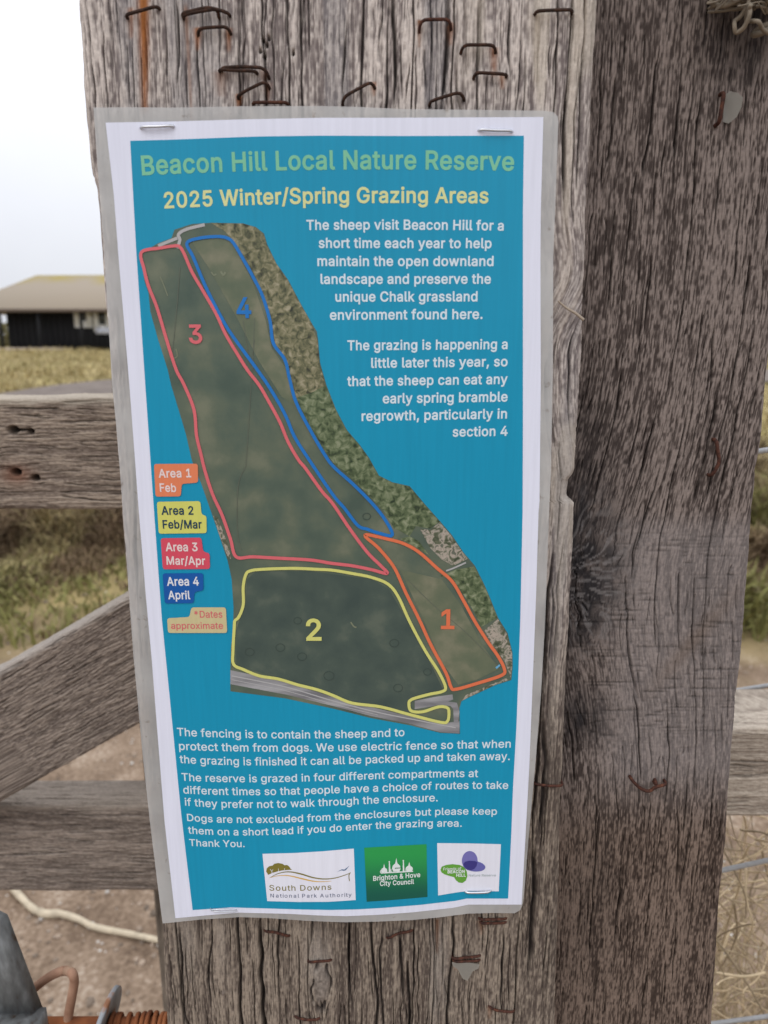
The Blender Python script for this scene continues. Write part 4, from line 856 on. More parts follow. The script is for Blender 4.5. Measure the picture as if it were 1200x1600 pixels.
# lettering
# outlines of a plain round sans: advance width and closed contours of each letter, thousandths of an em
GLYPH = {   # character code: (advance, contours as x, y, x, y ...)
    38: (448, [[197,-7,165,-5,136,1,110,12,88,26,69,42,54,62,43,84,36,108,34,133,37,163,47,189,63,213,85,235,140,279,216,335,237,352,255,375,260,389,262,405,258,427,245,445,226,457,201,461,184,459,168,453,155,444,145,431,139,416,137,399,139,380,145,363,169,327,204,284,438,0,364,0,171,231,121,293,108,310,96,327,87,344,78,370,75,398,77,420,82,440,91,458,109,481,134,499,154,507,176,512,200,513,224,512,246,507,266,499,290,482,308,459,320,433,324,404,322,382,315,362,305,342,291,325,256,293,154,217,135,202,121,188,110,174,100,154,97,131,100,108,109,87,124,70,143,57,166,49,193,46,223,50,251,59,269,69,286,81,301,95,315,112,327,131,336,151,343,174,348,198,349,224,408,224,406,194,403,167,397,144,385,115,371,92,345,62,333,47,315,30,294,17,271,7,246,-1,221,-5]]),
    42: (453, [[201,223,206,331,114,272,89,315,186,365,89,415,114,459,206,400,201,509,250,509,246,400,337,459,362,415,266,365,362,315,337,272,246,331,250,223]]),
    44: (188, [[38,-119,68,71,137,71,84,-119]]),
    46: (188, [[95,-4,78,-1,63,9,53,24,50,41,53,59,63,73,78,83,95,87,113,83,128,73,138,59,141,41,138,24,128,9,113,-1]]),
    47: (249, [[235,533,71,-76,14,-76,178,533]]),
    48: (453, [[227,-7,191,-3,158,7,130,24,105,48,85,77,69,113,57,155,50,202,48,254,50,306,57,353,69,395,85,431,106,461,130,484,159,502,191,512,227,516,262,512,295,502,323,484,348,461,368,431,384,395,396,353,403,306,405,254,403,202,396,155,384,113,368,77,348,48,323,24,295,7,263,-3], [227,50,250,52,271,60,290,74,306,92,320,116,330,144,338,176,342,213,344,254,342,295,338,332,330,365,320,393,306,416,290,435,271,449,250,457,227,460,203,457,182,449,163,435,147,416,134,393,123,365,115,332,111,295,109,254,111,213,115,176,123,144,134,116,147,92,163,74,182,60,203,52]]),
    49: (453, [[76,0,76,55,391,55,391,0], [276,509,276,0,212,0,212,448,209,448,86,358,86,427,198,509]]),
    50: (453, [[64,0,64,47,234,229,282,282,299,305,311,327,318,348,320,371,317,397,308,419,293,436,273,449,250,457,224,460,196,457,172,447,153,433,139,413,130,390,127,362,66,362,68,391,75,418,86,442,102,464,121,482,143,496,168,507,196,513,225,516,254,513,281,507,306,497,328,482,346,465,361,445,372,423,379,398,381,372,378,345,371,318,363,299,351,280,336,259,267,180,153,60,153,57,389,57,389,0]]),
    51: (453, [[218,-7,188,-5,159,1,133,10,108,22,88,38,70,57,57,79,48,104,44,132,109,132,115,107,126,87,144,71,165,59,191,52,219,50,248,53,275,61,297,74,315,93,325,116,329,145,326,172,316,196,299,217,275,234,254,241,229,246,201,248,157,248,157,299,288,448,288,452,70,452,70,509,372,509,372,461,211,278,211,289,247,290,279,286,308,276,333,262,354,244,371,222,383,198,391,173,393,145,390,116,383,90,370,66,354,45,333,27,309,12,281,2,251,-5]]),
    52: (453, [[40,105,40,158,247,509,311,509,109,166,109,163,413,163,413,105], [282,0,282,121,282,146,282,318,343,318,343,0]]),
    53: (453, [[221,-7,192,-5,165,1,140,11,118,25,99,41,83,60,71,82,63,105,60,130,122,130,127,108,138,89,154,73,173,60,196,52,221,50,250,53,276,64,298,82,314,104,324,131,328,162,326,183,321,203,314,221,297,244,275,262,248,273,218,277,192,275,167,268,145,258,128,246,67,253,96,509,366,509,366,452,151,452,134,301,136,301,155,315,178,325,203,331,229,334,252,332,274,328,294,321,313,311,330,299,345,285,358,269,370,251,379,231,386,210,390,187,391,163,388,132,381,102,369,76,352,52,332,32,309,15,282,3,253,-4]]),
    65: (480, [[16,0,201,509,276,509,463,0,395,0,287,302,264,372,232,478,245,478,213,371,191,302,85,0], [110,142,110,199,370,199,370,142]]),
    66: (456, [[60,0,60,509,241,509,274,507,304,501,329,491,350,477,367,461,381,442,390,421,396,398,398,374,395,344,387,320,373,301,356,286,336,275,315,267,315,262,339,257,363,245,385,227,402,203,411,184,416,161,418,136,416,111,410,88,400,67,386,48,368,31,344,18,317,8,284,2,247,0], [125,57,245,57,281,60,309,67,330,80,344,96,353,115,355,137,352,161,342,184,327,203,306,218,279,228,248,231,125,231], [125,285,238,285,265,288,288,296,308,309,323,326,333,348,336,372,333,393,326,412,313,429,294,442,270,449,240,452,125,452]]),
    67: (510, [[267,-7,225,-3,186,7,150,25,119,49,92,79,70,115,53,157,44,203,40,254,44,305,53,352,70,393,92,429,119,459,150,484,186,501,225,512,267,516,293,514,317,511,340,504,362,496,383,485,402,471,419,456,435,438,448,418,459,397,467,373,473,348,408,348,401,373,389,395,375,413,357,428,337,440,315,449,292,454,267,456,237,453,209,445,184,432,161,414,141,391,125,364,113,332,106,295,103,254,106,213,113,177,125,145,141,117,161,94,184,76,210,63,237,56,267,53,292,55,315,60,337,69,357,81,375,96,389,114,401,136,408,160,473,160,467,135,459,112,448,91,435,71,420,53,402,38,383,24,363,13,341,5,317,-2,293,-6]]),
    68: (502, [[219,0,96,0,96,57,215,57,254,60,288,68,318,81,343,99,363,122,379,149,390,181,397,216,399,255,397,294,390,329,379,361,364,388,344,410,320,428,291,441,258,449,221,452,93,452,93,509,225,509,273,505,315,495,353,478,385,455,412,426,433,391,449,351,458,306,462,255,458,205,449,159,433,119,411,83,384,54,351,31,312,14,268,3], [125,509,125,0,60,0,60,509]]),
    69: (419, [[60,0,60,509,372,509,372,452,125,452,125,286,355,286,355,229,125,229,125,57,375,57,375,0]]),
    70: (410, [[60,0,60,509,369,509,369,452,125,452,125,278,346,278,346,221,125,221,125,0]]),
    71: (520, [[269,-7,225,-3,185,7,149,25,118,49,91,79,69,116,53,157,43,203,40,254,43,305,53,352,69,393,91,429,117,459,149,484,184,501,223,512,265,516,291,514,316,510,340,504,363,494,384,483,403,469,421,453,436,436,449,416,460,395,468,373,474,349,408,349,399,372,387,393,373,411,356,427,337,439,315,448,291,454,265,456,236,453,209,445,183,432,160,414,141,392,125,364,113,332,106,295,103,254,106,213,113,177,125,145,141,117,161,95,184,76,210,63,238,56,269,53,296,55,322,61,345,71,365,85,382,102,396,123,407,147,413,173,415,202,434,199,283,199,283,256,478,256,478,200,475,160,466,124,451,91,431,62,406,38,377,19,344,5,308,-4]]),
    72: (517, [[60,0,60,509,125,509,125,289,392,289,392,509,457,509,457,0,392,0,392,232,125,232,125,0]]),
    73: (300, [[31,0,31,57,118,57,118,452,31,452,31,509,269,509,269,452,183,452,183,57,269,57,269,0]]),
    76: (393, [[60,0,60,509,125,509,125,57,361,57,361,0]]),
    77: (628, [[60,0,60,509,152,509,277,187,287,159,299,123,311,84,322,49,307,49,318,83,330,121,342,158,352,187,476,509,568,509,568,0,504,0,504,291,504,327,505,369,506,413,507,457,513,457,498,409,482,363,467,322,456,291,342,0,286,0,170,291,159,321,145,361,129,408,112,457,119,457,120,416,121,372,122,328,122,291,122,0]]),
    78: (523, [[60,0,60,509,136,509,343,183,363,151,388,107,414,55,405,54,401,108,399,157,399,195,399,509,463,509,463,0,387,0,202,290,177,331,148,381,108,452,119,454,122,384,124,328,125,291,125,0]]),
    79: (533, [[267,-7,225,-3,186,7,150,25,119,49,92,79,70,115,53,157,44,203,40,254,44,305,53,352,70,393,92,429,119,459,150,484,186,501,225,512,267,516,309,512,348,501,384,484,415,459,442,429,464,393,480,352,490,305,493,254,490,203,480,157,464,115,442,79,415,49,384,25,348,7,309,-3], [267,53,296,55,324,63,349,76,372,94,392,116,408,144,420,176,428,213,430,254,428,295,420,332,408,365,392,392,372,415,349,433,324,446,296,453,267,456,237,453,210,445,184,433,161,415,142,392,125,364,113,332,106,295,103,254,106,213,113,176,125,144,142,117,161,94,184,76,210,63,237,55]]),
    80: (445, [[60,0,60,509,235,509,272,506,305,499,332,487,356,471,375,452,390,430,400,404,407,377,409,348,407,318,400,291,390,265,375,243,356,223,332,207,305,195,272,188,235,186,109,186,109,242,233,242,257,244,279,248,297,256,318,272,333,294,342,319,344,348,342,376,333,402,318,423,297,439,279,446,257,451,232,452,125,452,125,0]]),
    82: (449, [[60,0,60,509,236,509,273,506,305,500,333,489,356,473,376,455,390,433,401,408,407,381,409,352,407,323,401,296,390,271,376,250,356,232,333,217,305,206,273,200,236,198,96,198,96,255,234,255,258,256,280,260,298,267,319,281,334,300,342,324,345,352,342,380,334,405,319,425,298,440,279,446,258,451,233,452,125,452,125,0], [353,0,230,229,303,229,428,0]]),
    83: (447, [[224,-9,188,-7,156,-1,128,9,102,23,81,40,64,60,51,83,42,109,38,137,104,137,110,110,123,88,142,71,166,59,194,52,224,49,246,50,267,54,286,60,311,74,329,92,341,114,346,139,342,161,332,179,316,193,296,205,245,222,184,239,145,253,112,269,86,289,67,313,56,341,52,372,54,400,62,425,75,448,92,468,113,484,138,498,165,508,195,514,227,516,259,514,289,508,316,498,340,484,360,468,377,449,390,427,398,403,401,378,337,378,332,402,320,421,302,437,280,449,254,456,225,459,194,456,167,448,145,435,129,418,118,398,115,376,119,352,131,334,148,319,169,308,212,293,264,279,312,264,336,252,359,238,379,220,395,198,402,180,407,161,408,139,406,112,399,87,386,64,370,43,349,25,323,11,294,0,261,-7]]),
    84: (449, [[32,452,32,509,417,509,417,452,257,452,257,0,193,0,193,452]]),
    87: (686, [[155,0,16,509,82,509,163,196,175,145,187,94,197,40,189,40,200,94,211,145,224,196,306,509,380,509,462,196,474,145,486,94,497,40,488,40,499,94,510,145,523,196,603,509,670,509,530,0,455,0,368,323,351,391,336,475,350,475,335,395,318,323,230,0]]),
    89: (472, [[203,0,203,208,16,509,91,509,192,344,222,292,250,230,224,230,251,293,280,344,381,509,455,509,268,208,268,0]]),
    97: (389, [[160,-9,137,-7,115,-3,94,5,76,15,60,29,48,45,38,63,32,84,30,108,34,138,43,161,58,179,78,193,100,203,125,211,178,220,234,227,252,230,265,235,273,243,276,255,276,257,273,279,267,297,256,311,240,322,220,329,196,331,171,329,149,322,132,313,118,301,107,288,100,274,41,291,51,313,64,331,79,346,95,358,114,368,133,375,153,380,173,383,194,384,239,379,263,372,286,360,306,343,322,320,330,301,335,278,337,251,337,0,277,0,277,52,272,52,252,25,236,12,215,1,190,-6], [170,45,202,49,228,59,248,74,263,93,272,115,276,138,276,190,259,182,231,176,200,171,175,168,134,159,117,150,103,139,95,124,92,105,94,87,102,72,114,61,130,52,149,47]]),
    98: (424, [[229,-8,198,-5,172,4,153,17,138,31,118,59,112,59,112,0,53,0,53,509,114,509,114,319,118,319,137,346,152,360,171,373,197,381,229,384,259,382,287,374,313,361,335,342,354,320,370,293,381,261,388,227,390,189,388,151,381,116,370,84,355,57,336,34,313,16,288,3,260,-6], [220,47,242,49,262,55,279,66,294,80,306,97,316,117,323,139,327,163,328,189,327,215,323,239,316,261,307,281,295,298,280,311,262,322,243,328,220,330,198,328,178,322,161,312,147,299,134,282,125,263,118,241,114,216,113,189,114,162,118,138,125,115,135,95,147,78,162,65,179,55,198,49]]),
    99: (396, [[207,-8,174,-5,144,3,117,16,93,35,72,58,56,85,44,116,37,150,34,187,37,225,44,260,56,291,72,318,93,341,117,360,144,374,174,382,207,384,234,383,260,377,284,368,305,356,324,341,340,322,353,301,362,277,303,262,290,289,270,311,242,325,207,330,184,328,163,321,145,310,130,296,118,278,108,258,102,236,98,212,96,187,98,163,102,139,108,117,118,97,130,80,145,66,163,55,184,49,207,46,243,52,271,66,292,89,304,117,363,102,354,78,341,56,325,37,306,21,285,9,261,-1,235,-6]]),
    100: (424, [[195,-8,165,-6,137,3,111,16,89,34,70,57,55,84,43,116,36,151,34,189,36,227,43,261,55,293,70,320,89,342,112,361,137,374,165,382,196,384,228,381,253,373,272,360,287,346,306,319,311,319,311,509,372,509,372,0,313,0,313,59,307,59,287,31,272,17,252,4,227,-5], [205,47,226,49,246,55,263,65,278,78,290,95,299,115,306,138,310,162,312,189,310,216,306,241,300,263,290,282,278,299,263,312,246,322,227,328,205,330,182,328,162,322,145,311,130,298,118,281,108,261,102,239,98,215,96,189,98,163,102,139,109,117,118,97,130,80,145,66,162,55,182,49]]),
    101: (404, [[212,-8,177,-5,145,3,117,16,92,35,72,58,56,85,44,116,37,150,34,187,36,224,44,258,55,290,71,317,91,340,115,359,142,373,172,382,205,384,226,383,246,380,266,374,285,366,303,355,319,341,334,324,347,305,357,282,365,256,370,227,371,194,371,169,75,169,75,221,338,221,310,202,308,226,304,248,298,269,283,294,263,314,237,326,205,330,183,328,164,323,146,313,125,294,109,270,99,241,96,211,96,178,98,151,102,127,110,106,121,88,135,73,151,61,169,53,190,48,212,46,234,48,254,53,271,61,285,73,297,88,306,105,365,91,353,63,335,39,320,26,302,14,283,4,261,-3,237,-7]]),
    102: (254, [[228,379,228,327,6,327,6,379], [81,0,81,432,84,461,96,486,113,505,135,519,161,527,187,530,222,527,243,521,227,468,215,472,195,474,171,470,154,460,145,443,142,419,142,0]]),
    103: (425, [[207,-151,180,-149,156,-146,134,-140,105,-127,82,-110,64,-91,51,-69,101,-41,122,-66,136,-78,154,-88,178,-95,207,-97,236,-95,261,-87,282,-75,298,-58,308,-34,311,-6,311,68,306,68,287,41,272,28,252,16,227,8,195,5,165,7,138,14,113,27,90,43,71,65,55,90,43,120,36,154,34,191,36,229,43,263,55,293,71,320,90,342,112,361,138,374,166,382,196,384,228,382,253,373,273,360,288,346,308,319,313,319,313,379,372,379,372,-9,370,-40,363,-67,350,-90,334,-109,314,-124,291,-136,265,-144,237,-149], [205,59,227,61,246,66,264,75,285,95,300,121,307,142,311,166,312,193,311,219,307,242,300,264,291,283,279,299,264,312,247,322,227,328,205,330,182,328,163,322,145,312,130,298,118,282,109,262,102,241,98,218,96,193,98,167,102,144,109,123,124,96,145,76,163,66,183,61]]),
    104: (410, [[114,227,114,0,53,0,53,509,114,509,114,287,102,287,116,319,132,344,152,362,175,374,200,382,227,384,252,383,275,377,295,369,313,356,328,340,341,321,350,298,355,271,357,240,357,0,296,0,296,235,293,263,286,286,273,304,256,318,235,326,210,329,184,326,161,317,141,303,126,283,117,257]]),
    105: (167, [[53,0,53,379,114,379,114,0], [84,443,67,446,54,455,44,468,41,483,44,499,54,512,67,521,84,524,100,521,114,512,123,499,126,483,123,468,114,455,100,446]]),
    107: (381, [[110,137,110,212,121,212,284,379,360,379,184,199,177,199], [53,0,53,509,114,509,114,0], [294,0,148,186,191,229,372,0]]),
    108: (189, [[139,-2,112,0,91,8,74,20,62,37,55,59,53,84,53,509,114,509,114,99,115,77,120,62,130,54,146,52,160,53,170,54,181,3,162,-1]]),
    109: (610, [[53,0,53,379,112,379,112,295,108,295,118,323,132,346,151,363,172,376,195,384,219,386,245,383,268,375,287,361,303,342,314,320,321,295,312,295,322,321,337,343,357,361,381,375,407,383,437,386,458,385,478,380,497,372,514,361,529,346,541,328,550,307,555,283,557,255,557,0,496,0,496,254,493,279,485,298,473,313,447,326,419,330,395,328,374,320,358,307,345,290,338,270,335,247,335,0,274,0,274,260,269,288,253,311,229,326,199,330,178,328,158,320,140,307,126,289,117,266,114,238,114,0]]),
    110: (410, [[114,227,114,0,53,0,53,379,112,379,112,287,102,287,116,319,132,344,152,362,175,374,200,382,227,384,252,383,275,377,295,369,313,356,328,340,341,321,350,298,355,271,357,240,357,0,296,0,296,235,293,263,286,286,273,304,256,318,235,326,210,329,184,326,161,317,141,303,126,283,117,257]]),
    111: (415, [[207,-8,174,-5,144,3,117,16,93,35,72,58,56,85,44,116,37,150,34,187,37,225,44,260,56,291,72,318,93,341,117,360,144,374,174,382,207,384,241,382,271,374,299,360,323,341,343,318,359,291,371,260,379,225,381,187,379,150,371,116,359,85,343,58,323,35,299,16,271,3,241,-5], [207,46,231,49,252,55,270,66,285,80,298,97,307,117,314,139,318,163,319,187,318,212,314,236,307,258,298,278,285,296,270,310,252,321,231,328,207,330,184,328,163,321,145,310,130,296,118,278,108,258,102,236,98,212,96,187,98,163,102,139,108,117,118,97,130,80,145,66,163,55,184,49]]),
    112: (424, [[53,-143,53,379,112,379,112,319,118,319,137,346,152,360,171,373,197,381,229,384,259,382,287,374,313,361,335,342,354,320,370,293,381,261,388,227,390,189,388,151,381,116,370,84,355,57,336,34,313,16,288,3,260,-6,229,-8,198,-5,173,4,153,17,138,31,118,59,114,59,114,-143], [220,47,242,49,262,55,279,66,294,80,306,97,316,117,323,139,327,163,328,189,327,215,323,239,316,261,307,281,295,298,280,311,262,322,243,328,220,330,198,328,178,322,161,312,147,299,134,282,125,263,118,241,114,216,113,189,114,162,118,138,125,115,135,95,147,78,162,65,179,55,198,49]]),
    113: (424, [[372,-143,311,-143,311,59,306,59,287,31,272,17,252,4,227,-5,195,-8,165,-6,137,3,111,16,89,34,70,57,55,84,43,116,36,151,34,189,36,227,43,261,55,293,70,320,89,342,112,361,137,374,165,382,196,384,228,381,253,373,272,360,287,346,307,319,313,319,313,379,372,379], [205,47,226,49,246,55,263,65,278,78,290,95,299,115,306,138,310,162,312,189,310,216,306,241,300,263,290,282,278,299,263,312,246,322,227,328,205,330,182,328,162,322,145,311,130,298,118,281,108,261,102,239,98,215,96,189,98,163,102,139,109,117,118,97,130,80,145,66,162,55,182,49]]),
    114: (259, [[53,0,53,379,112,379,112,321,115,321,130,347,152,367,171,377,191,383,213,385,229,384,243,384,243,322,230,324,207,326,182,323,159,315,140,301,126,284,117,262,114,237,114,0]]),
    115: (365, [[182,-8,157,-7,133,-3,112,3,93,12,76,24,62,38,50,54,41,73,36,94,94,107,105,79,124,60,150,49,181,45,206,47,227,53,244,62,262,81,268,103,265,121,254,136,237,147,212,155,149,170,118,180,92,192,72,208,58,227,50,249,47,274,49,295,55,314,65,332,79,347,95,360,115,370,137,378,161,383,187,384,212,383,234,379,254,372,279,358,299,339,314,316,324,290,268,277,258,298,243,316,219,328,187,333,156,329,131,317,114,299,109,277,112,258,124,243,144,232,172,223,229,209,261,200,287,187,306,171,320,153,328,131,331,107,329,85,323,65,312,47,298,31,281,18,260,6,236,-2,210,-7]]),
    116: (227, [[204,379,204,327,6,327,6,379], [65,471,126,471,126,98,128,76,136,61,150,53,170,50,185,51,202,54,213,2,192,-3,168,-4,138,-1,113,7,92,21,77,41,68,64,65,93]]),
    117: (410, [[182,-5,158,-3,135,2,115,11,97,23,82,39,69,59,60,82,54,109,53,139,53,379,114,379,114,144,116,117,124,94,137,75,154,61,175,53,200,50,226,53,249,62,268,77,283,97,293,122,296,153,296,379,357,379,357,0,298,0,298,92,307,92,294,60,277,35,257,17,234,5,209,-3]]),
    118: (389, [[163,0,17,379,84,379,165,155,187,87,206,21,184,21,203,87,224,155,305,379,371,379,226,0]]),
    119: (567, [[138,0,23,379,87,379,133,214,154,137,175,41,165,41,186,135,206,214,252,379,316,379,362,214,382,136,402,41,391,41,413,135,434,214,480,379,545,379,429,0,368,0,319,172,305,225,291,280,277,338,291,338,277,280,263,225,248,172,199,0]]),
    120: (379, [[21,0,171,218,171,171,29,379,100,379,147,306,179,253,207,206,175,206,202,253,233,306,282,379,352,379,209,169,209,214,358,0,287,0,231,85,200,136,173,182,205,182,178,136,148,85,91,0]]),
    121: (389, [[47,-139,61,-86,71,-87,88,-90,104,-89,118,-84,130,-74,141,-58,151,-36,163,-1,17,379,84,379,165,155,187,87,206,21,184,21,202,87,224,155,305,379,371,379,204,-58,191,-85,177,-107,159,-124,139,-136,117,-143,91,-145,65,-143]]),
    122: (380, [[42,0,42,46,254,320,254,323,48,323,48,379,333,379,333,331,126,60,126,56,339,56,339,0]]),
    32: (188, []),
}
CAPH = .509
GCACHE = {}
def one_glyph(code, off):
    """triangles of one letter, its outline pushed out by off so that strokes grow bolder"""
    if (code, off) in GCACHE: return GCACHE[code, off]
    V, E, cons = [], [], []
    for c in GLYPH[code][1]:
        c = np.array(c, float).reshape(-1, 2) / 1000
        c = c[np.linalg.norm(c - np.roll(c, 1, 0), axis=1) > .004]
        d1 = c - np.roll(c, 1, 0); d2 = np.roll(c, -1, 0) - c
        d1 /= np.linalg.norm(d1, axis=1)[:, None]; d2 /= np.linalg.norm(d2, axis=1)[:, None]
        n1 = np.stack([-d1[:, 1], d1[:, 0]], 1); n2 = np.stack([-d2[:, 1], d2[:, 0]], 1)
        k = np.maximum(1 + (n1 * n2).sum(1), .45)
        c = c + (n1 + n2) / k[:, None] * off
        n = len(V); V += [Vector(q) for q in c]; E += [(n + i, n + (i + 1) % len(c)) for i in range(len(c))]; cons.append(c)
    v, e, f, *_ = delaunay_2d_cdt(V, E, [], 0, 1e-6)
    v = np.array([tuple(q) for q in v]); f = np.array([t for t in f if len(t) == 3]); cen = v[f].mean(1)
    wnd = np.zeros(len(f))
    for c in cons:
        x1, y1 = c[:, 0], c[:, 1]; x2, y2 = np.roll(x1, -1), np.roll(y1, -1)
        X, Y_ = cen[:, :1], cen[:, 1:]
        side = (x2 - x1) * (Y_ - y1) - (X - x1) * (y2 - y1)
        wnd += ((y1 <= Y_) & (y2 > Y_) & (side > 0)).sum(1) - ((y1 > Y_) & (y2 <= Y_) & (side < 0)).sum(1)
    f = f[wnd < 0]
    e1, e2 = v[f[:, 1]] - v[f[:, 0]], v[f[:, 2]] - v[f[:, 0]]; f = f[np.abs(e1[:, 0] * e2[:, 1] - e1[:, 1] * e2[:, 0]) > 1e-6]
    GCACHE[code, off] = (v, f); return v, f
def glyphs(text, off, space=1.0):
    Vs, Fs, o, x = [], [], 0, 0.0
    for ch in text:
        if ch != ' ':
            v, f = one_glyph(ord(ch), off); Vs.append(v + np.array([x, 0])); Fs.append(f + o); o += len(v)
        x += GLYPH[ord(ch)][0] / 1000 * space + off * 1.1
    return np.concatenate(Vs), np.concatenate(Fs)
def text_parts(items):
    """items: (text, baseline pixels [(x,y)...], cap height px (one or left/right), boldness[, spacing])"""
    Vs, Fs, o = [], [], 0
    for it in items:
        txt, bl, ch, off = it[:4]; sp = it[4] if len(it) > 4 else 1.0
        v, f = glyphs(txt, off, sp); x0, x1 = v[:, 0].min(), v[:, 0].max()
        t_ = (v[:, 0] - x0) / (x1 - x0); bl = np.array(bl, float)
        X = bl[0, 0] + t_ * (bl[-1, 0] - bl[0, 0]); pf = np.polyfit(bl[:, 0], bl[:, 1], min(3, len(bl) - 1))
        c0, c1 = (ch if isinstance(ch, tuple) else (ch, ch)); H = c0 + t_ * (c1 - c0)
        # letters stay upright on the sheet: lean with the perspective of the notice
        vy = v[:, 1] / CAPH * H; Yp = np.polyval(pf, X) - vy; X = X + (X - 618) / 4950 * -vy * -1
        Vs.append(np.stack([X, Yp], 1)); Fs.append(f + o); o += len(v)
    return np.concatenate(Vs), np.concatenate(Fs)
def lettering(name, items, layer, m, parent):
    v, f = text_parts(items); P = onsheet(v[:, 0], v[:, 1], layer)
    n0 = np.cross(P[f[:, 1]] - P[f[:, 0]], P[f[:, 2]] - P[f[:, 0]]).sum(0)
    if n0[1] > 0: f = f[:, ::-1]
    return obj(name, P, m, parent, tris=f, smooth=False)
B1 = .019
lettering('heading_lettering', [('Beacon Hill Local Nature Reserve', [(222, 273), (290, 270), (362, 267.5), (433, 265.5), (535, 263.5), (670, 264.5), (803, 266)], (29, 28), B1)], 3, ink('sage_green', (.19, .50, .32)), notice)
lettering('subheading_lettering', [('2025 Winter/Spring Grazing Areas', [(257, 325), (340, 321.5), (450, 318), (560, 316.5), (660, 316.5), (763, 317)], (24, 23), B1)], 3, ink('lemon', (.64, .66, .31)), notice)
wht = ink('white', (.62, .72, .78))
B2 = .019
lettering('introduction_lettering', [
    ('The sheep visit Beacon Hill for a', [(479, 359), (630, 358.5), (787, 360)], 15, B2), ('short time each year to help', [(498, 387), (768, 387.5)], 15, B2), ('maintain the open downland', [(496, 415.3), (771, 415.3)], 15, B2),
    ('landscape and preserve the', [(501, 443.3), (767, 443)], 15, B2), ('unique Chalk grassland', [(524, 471), (746, 470.5)], 15, B2), ('environment found here.', [(515.5, 499.5), (754, 498)], 15, B2)], 3, wht, notice)
lettering('timing_lettering', [
    ('The grazing is happening a', [(543, 547), (793, 545)], 14.8, B2), ('little later this year, so', [(580, 574.5), (793, 572)], 14.8, B2), ('that the sheep can eat any', [(542.5, 603), (793, 599.5)], 14.8, B2),
    ('early spring bramble', [(598, 630), (793, 627)], 14.8, B2), ('regrowth, particularly in', [(565, 657.5), (792, 653.5)], 14.8, B2), ('section 4', [(707, 682), (793, 680.5)], 14.6, B2)], 3, wht, notice)
B3 = .012
lettering('fencing_lettering', [
    ('The fencing is to contain the sheep and to', [(277, 1149.5), (370, 1152.5), (460, 1154), (550, 1152.5), (632, 1150)], 12.2, B3), ('protect them from dogs. We use electric fence so that when', [(280, 1171.5), (400, 1174), (500, 1174), (650, 1171), (798, 1168)], 12.2, B3),
    ('the grazing is finished it can all be packed up and taken away.', [(281, 1192), (370, 1195), (455, 1196), (600, 1191.5), (700, 1189), (796.5, 1187.5)], 12, B3)], 3, wht, notice)
lettering('reserve_lettering', [
    ('The reserve is grazed in four different compartments at', [(284, 1219.5), (370, 1222), (450, 1222), (530, 1218.5), (640, 1216), (747, 1214)], 11.6, B3), ('different times so that people have a choice of routes to take', [(286.5, 1239.5), (360, 1242), (430, 1242.5), (553, 1237.5), (680, 1234), (794, 1232.5)], 11.6, B3),
    ('if they prefer not to walk through the enclosure.', [(289, 1258.5), (370, 1262), (440, 1262), (550, 1257), (684, 1252)], 11.6, B3)], 3, wht, notice)
lettering('dogs_lettering', [
    ('Dogs are not excluded from the enclosures but please keep', [(292.5, 1282.5), (370, 1285.5), (440, 1285.5), (600, 1276.5), (690, 1274), (776.5, 1273)], 10.9, B3), ('them on a short lead if you do enter the grazing area.', [(294, 1302), (360, 1305), (420, 1305), (560, 1296), (650, 1293), (721.5, 1291.5)], 10.9, B3),
    ('Thank You.', [(296, 1321.5), (340, 1323), (382.5, 1323.5)], 10.4, B3)], 3, wht, notice)
for txt, cx, base, hgt, wd, k in (('3', 306, 536, 28, 21, 'pink'), ('4', 381.5, 496, 30.5, 23, 'blue'), ('2', 490.5, 1000, 32, 24, 'yellow'), ('1', 699.5, 982, 29, 21, 'orange')):
    lettering('area_number', [(txt, [(cx - wd / 2, base), (cx + wd / 2, base)], hgt, .019)], 7, inks[k], am)
def rnd(P, r=4):
    P = np.asarray(P, float); out = []
    for i in range(len(P)):
        a, b, c = P[i - 1], P[i], P[(i + 1) % len(P)]; d1, d2 = a - b, c - b; l1, l2 = np.linalg.norm(d1), np.linalg.norm(d2); q = min(r, l1 / 2.1, l2 / 2.1)
        p1, p2 = b + d1 / l1 * q, b + d2 / l2 * q
        for s in (0, .33, .67, 1): out.append((1 - s) ** 2 * p1 + 2 * s * (1 - s) * b + s * s * p2)
    return np.array(out)
navy = ink('navy', (.01, .045, .085)); rosy = ink('rose', (.62, .13, .15)); lw = ink('label_white', (.70, .72, .76))
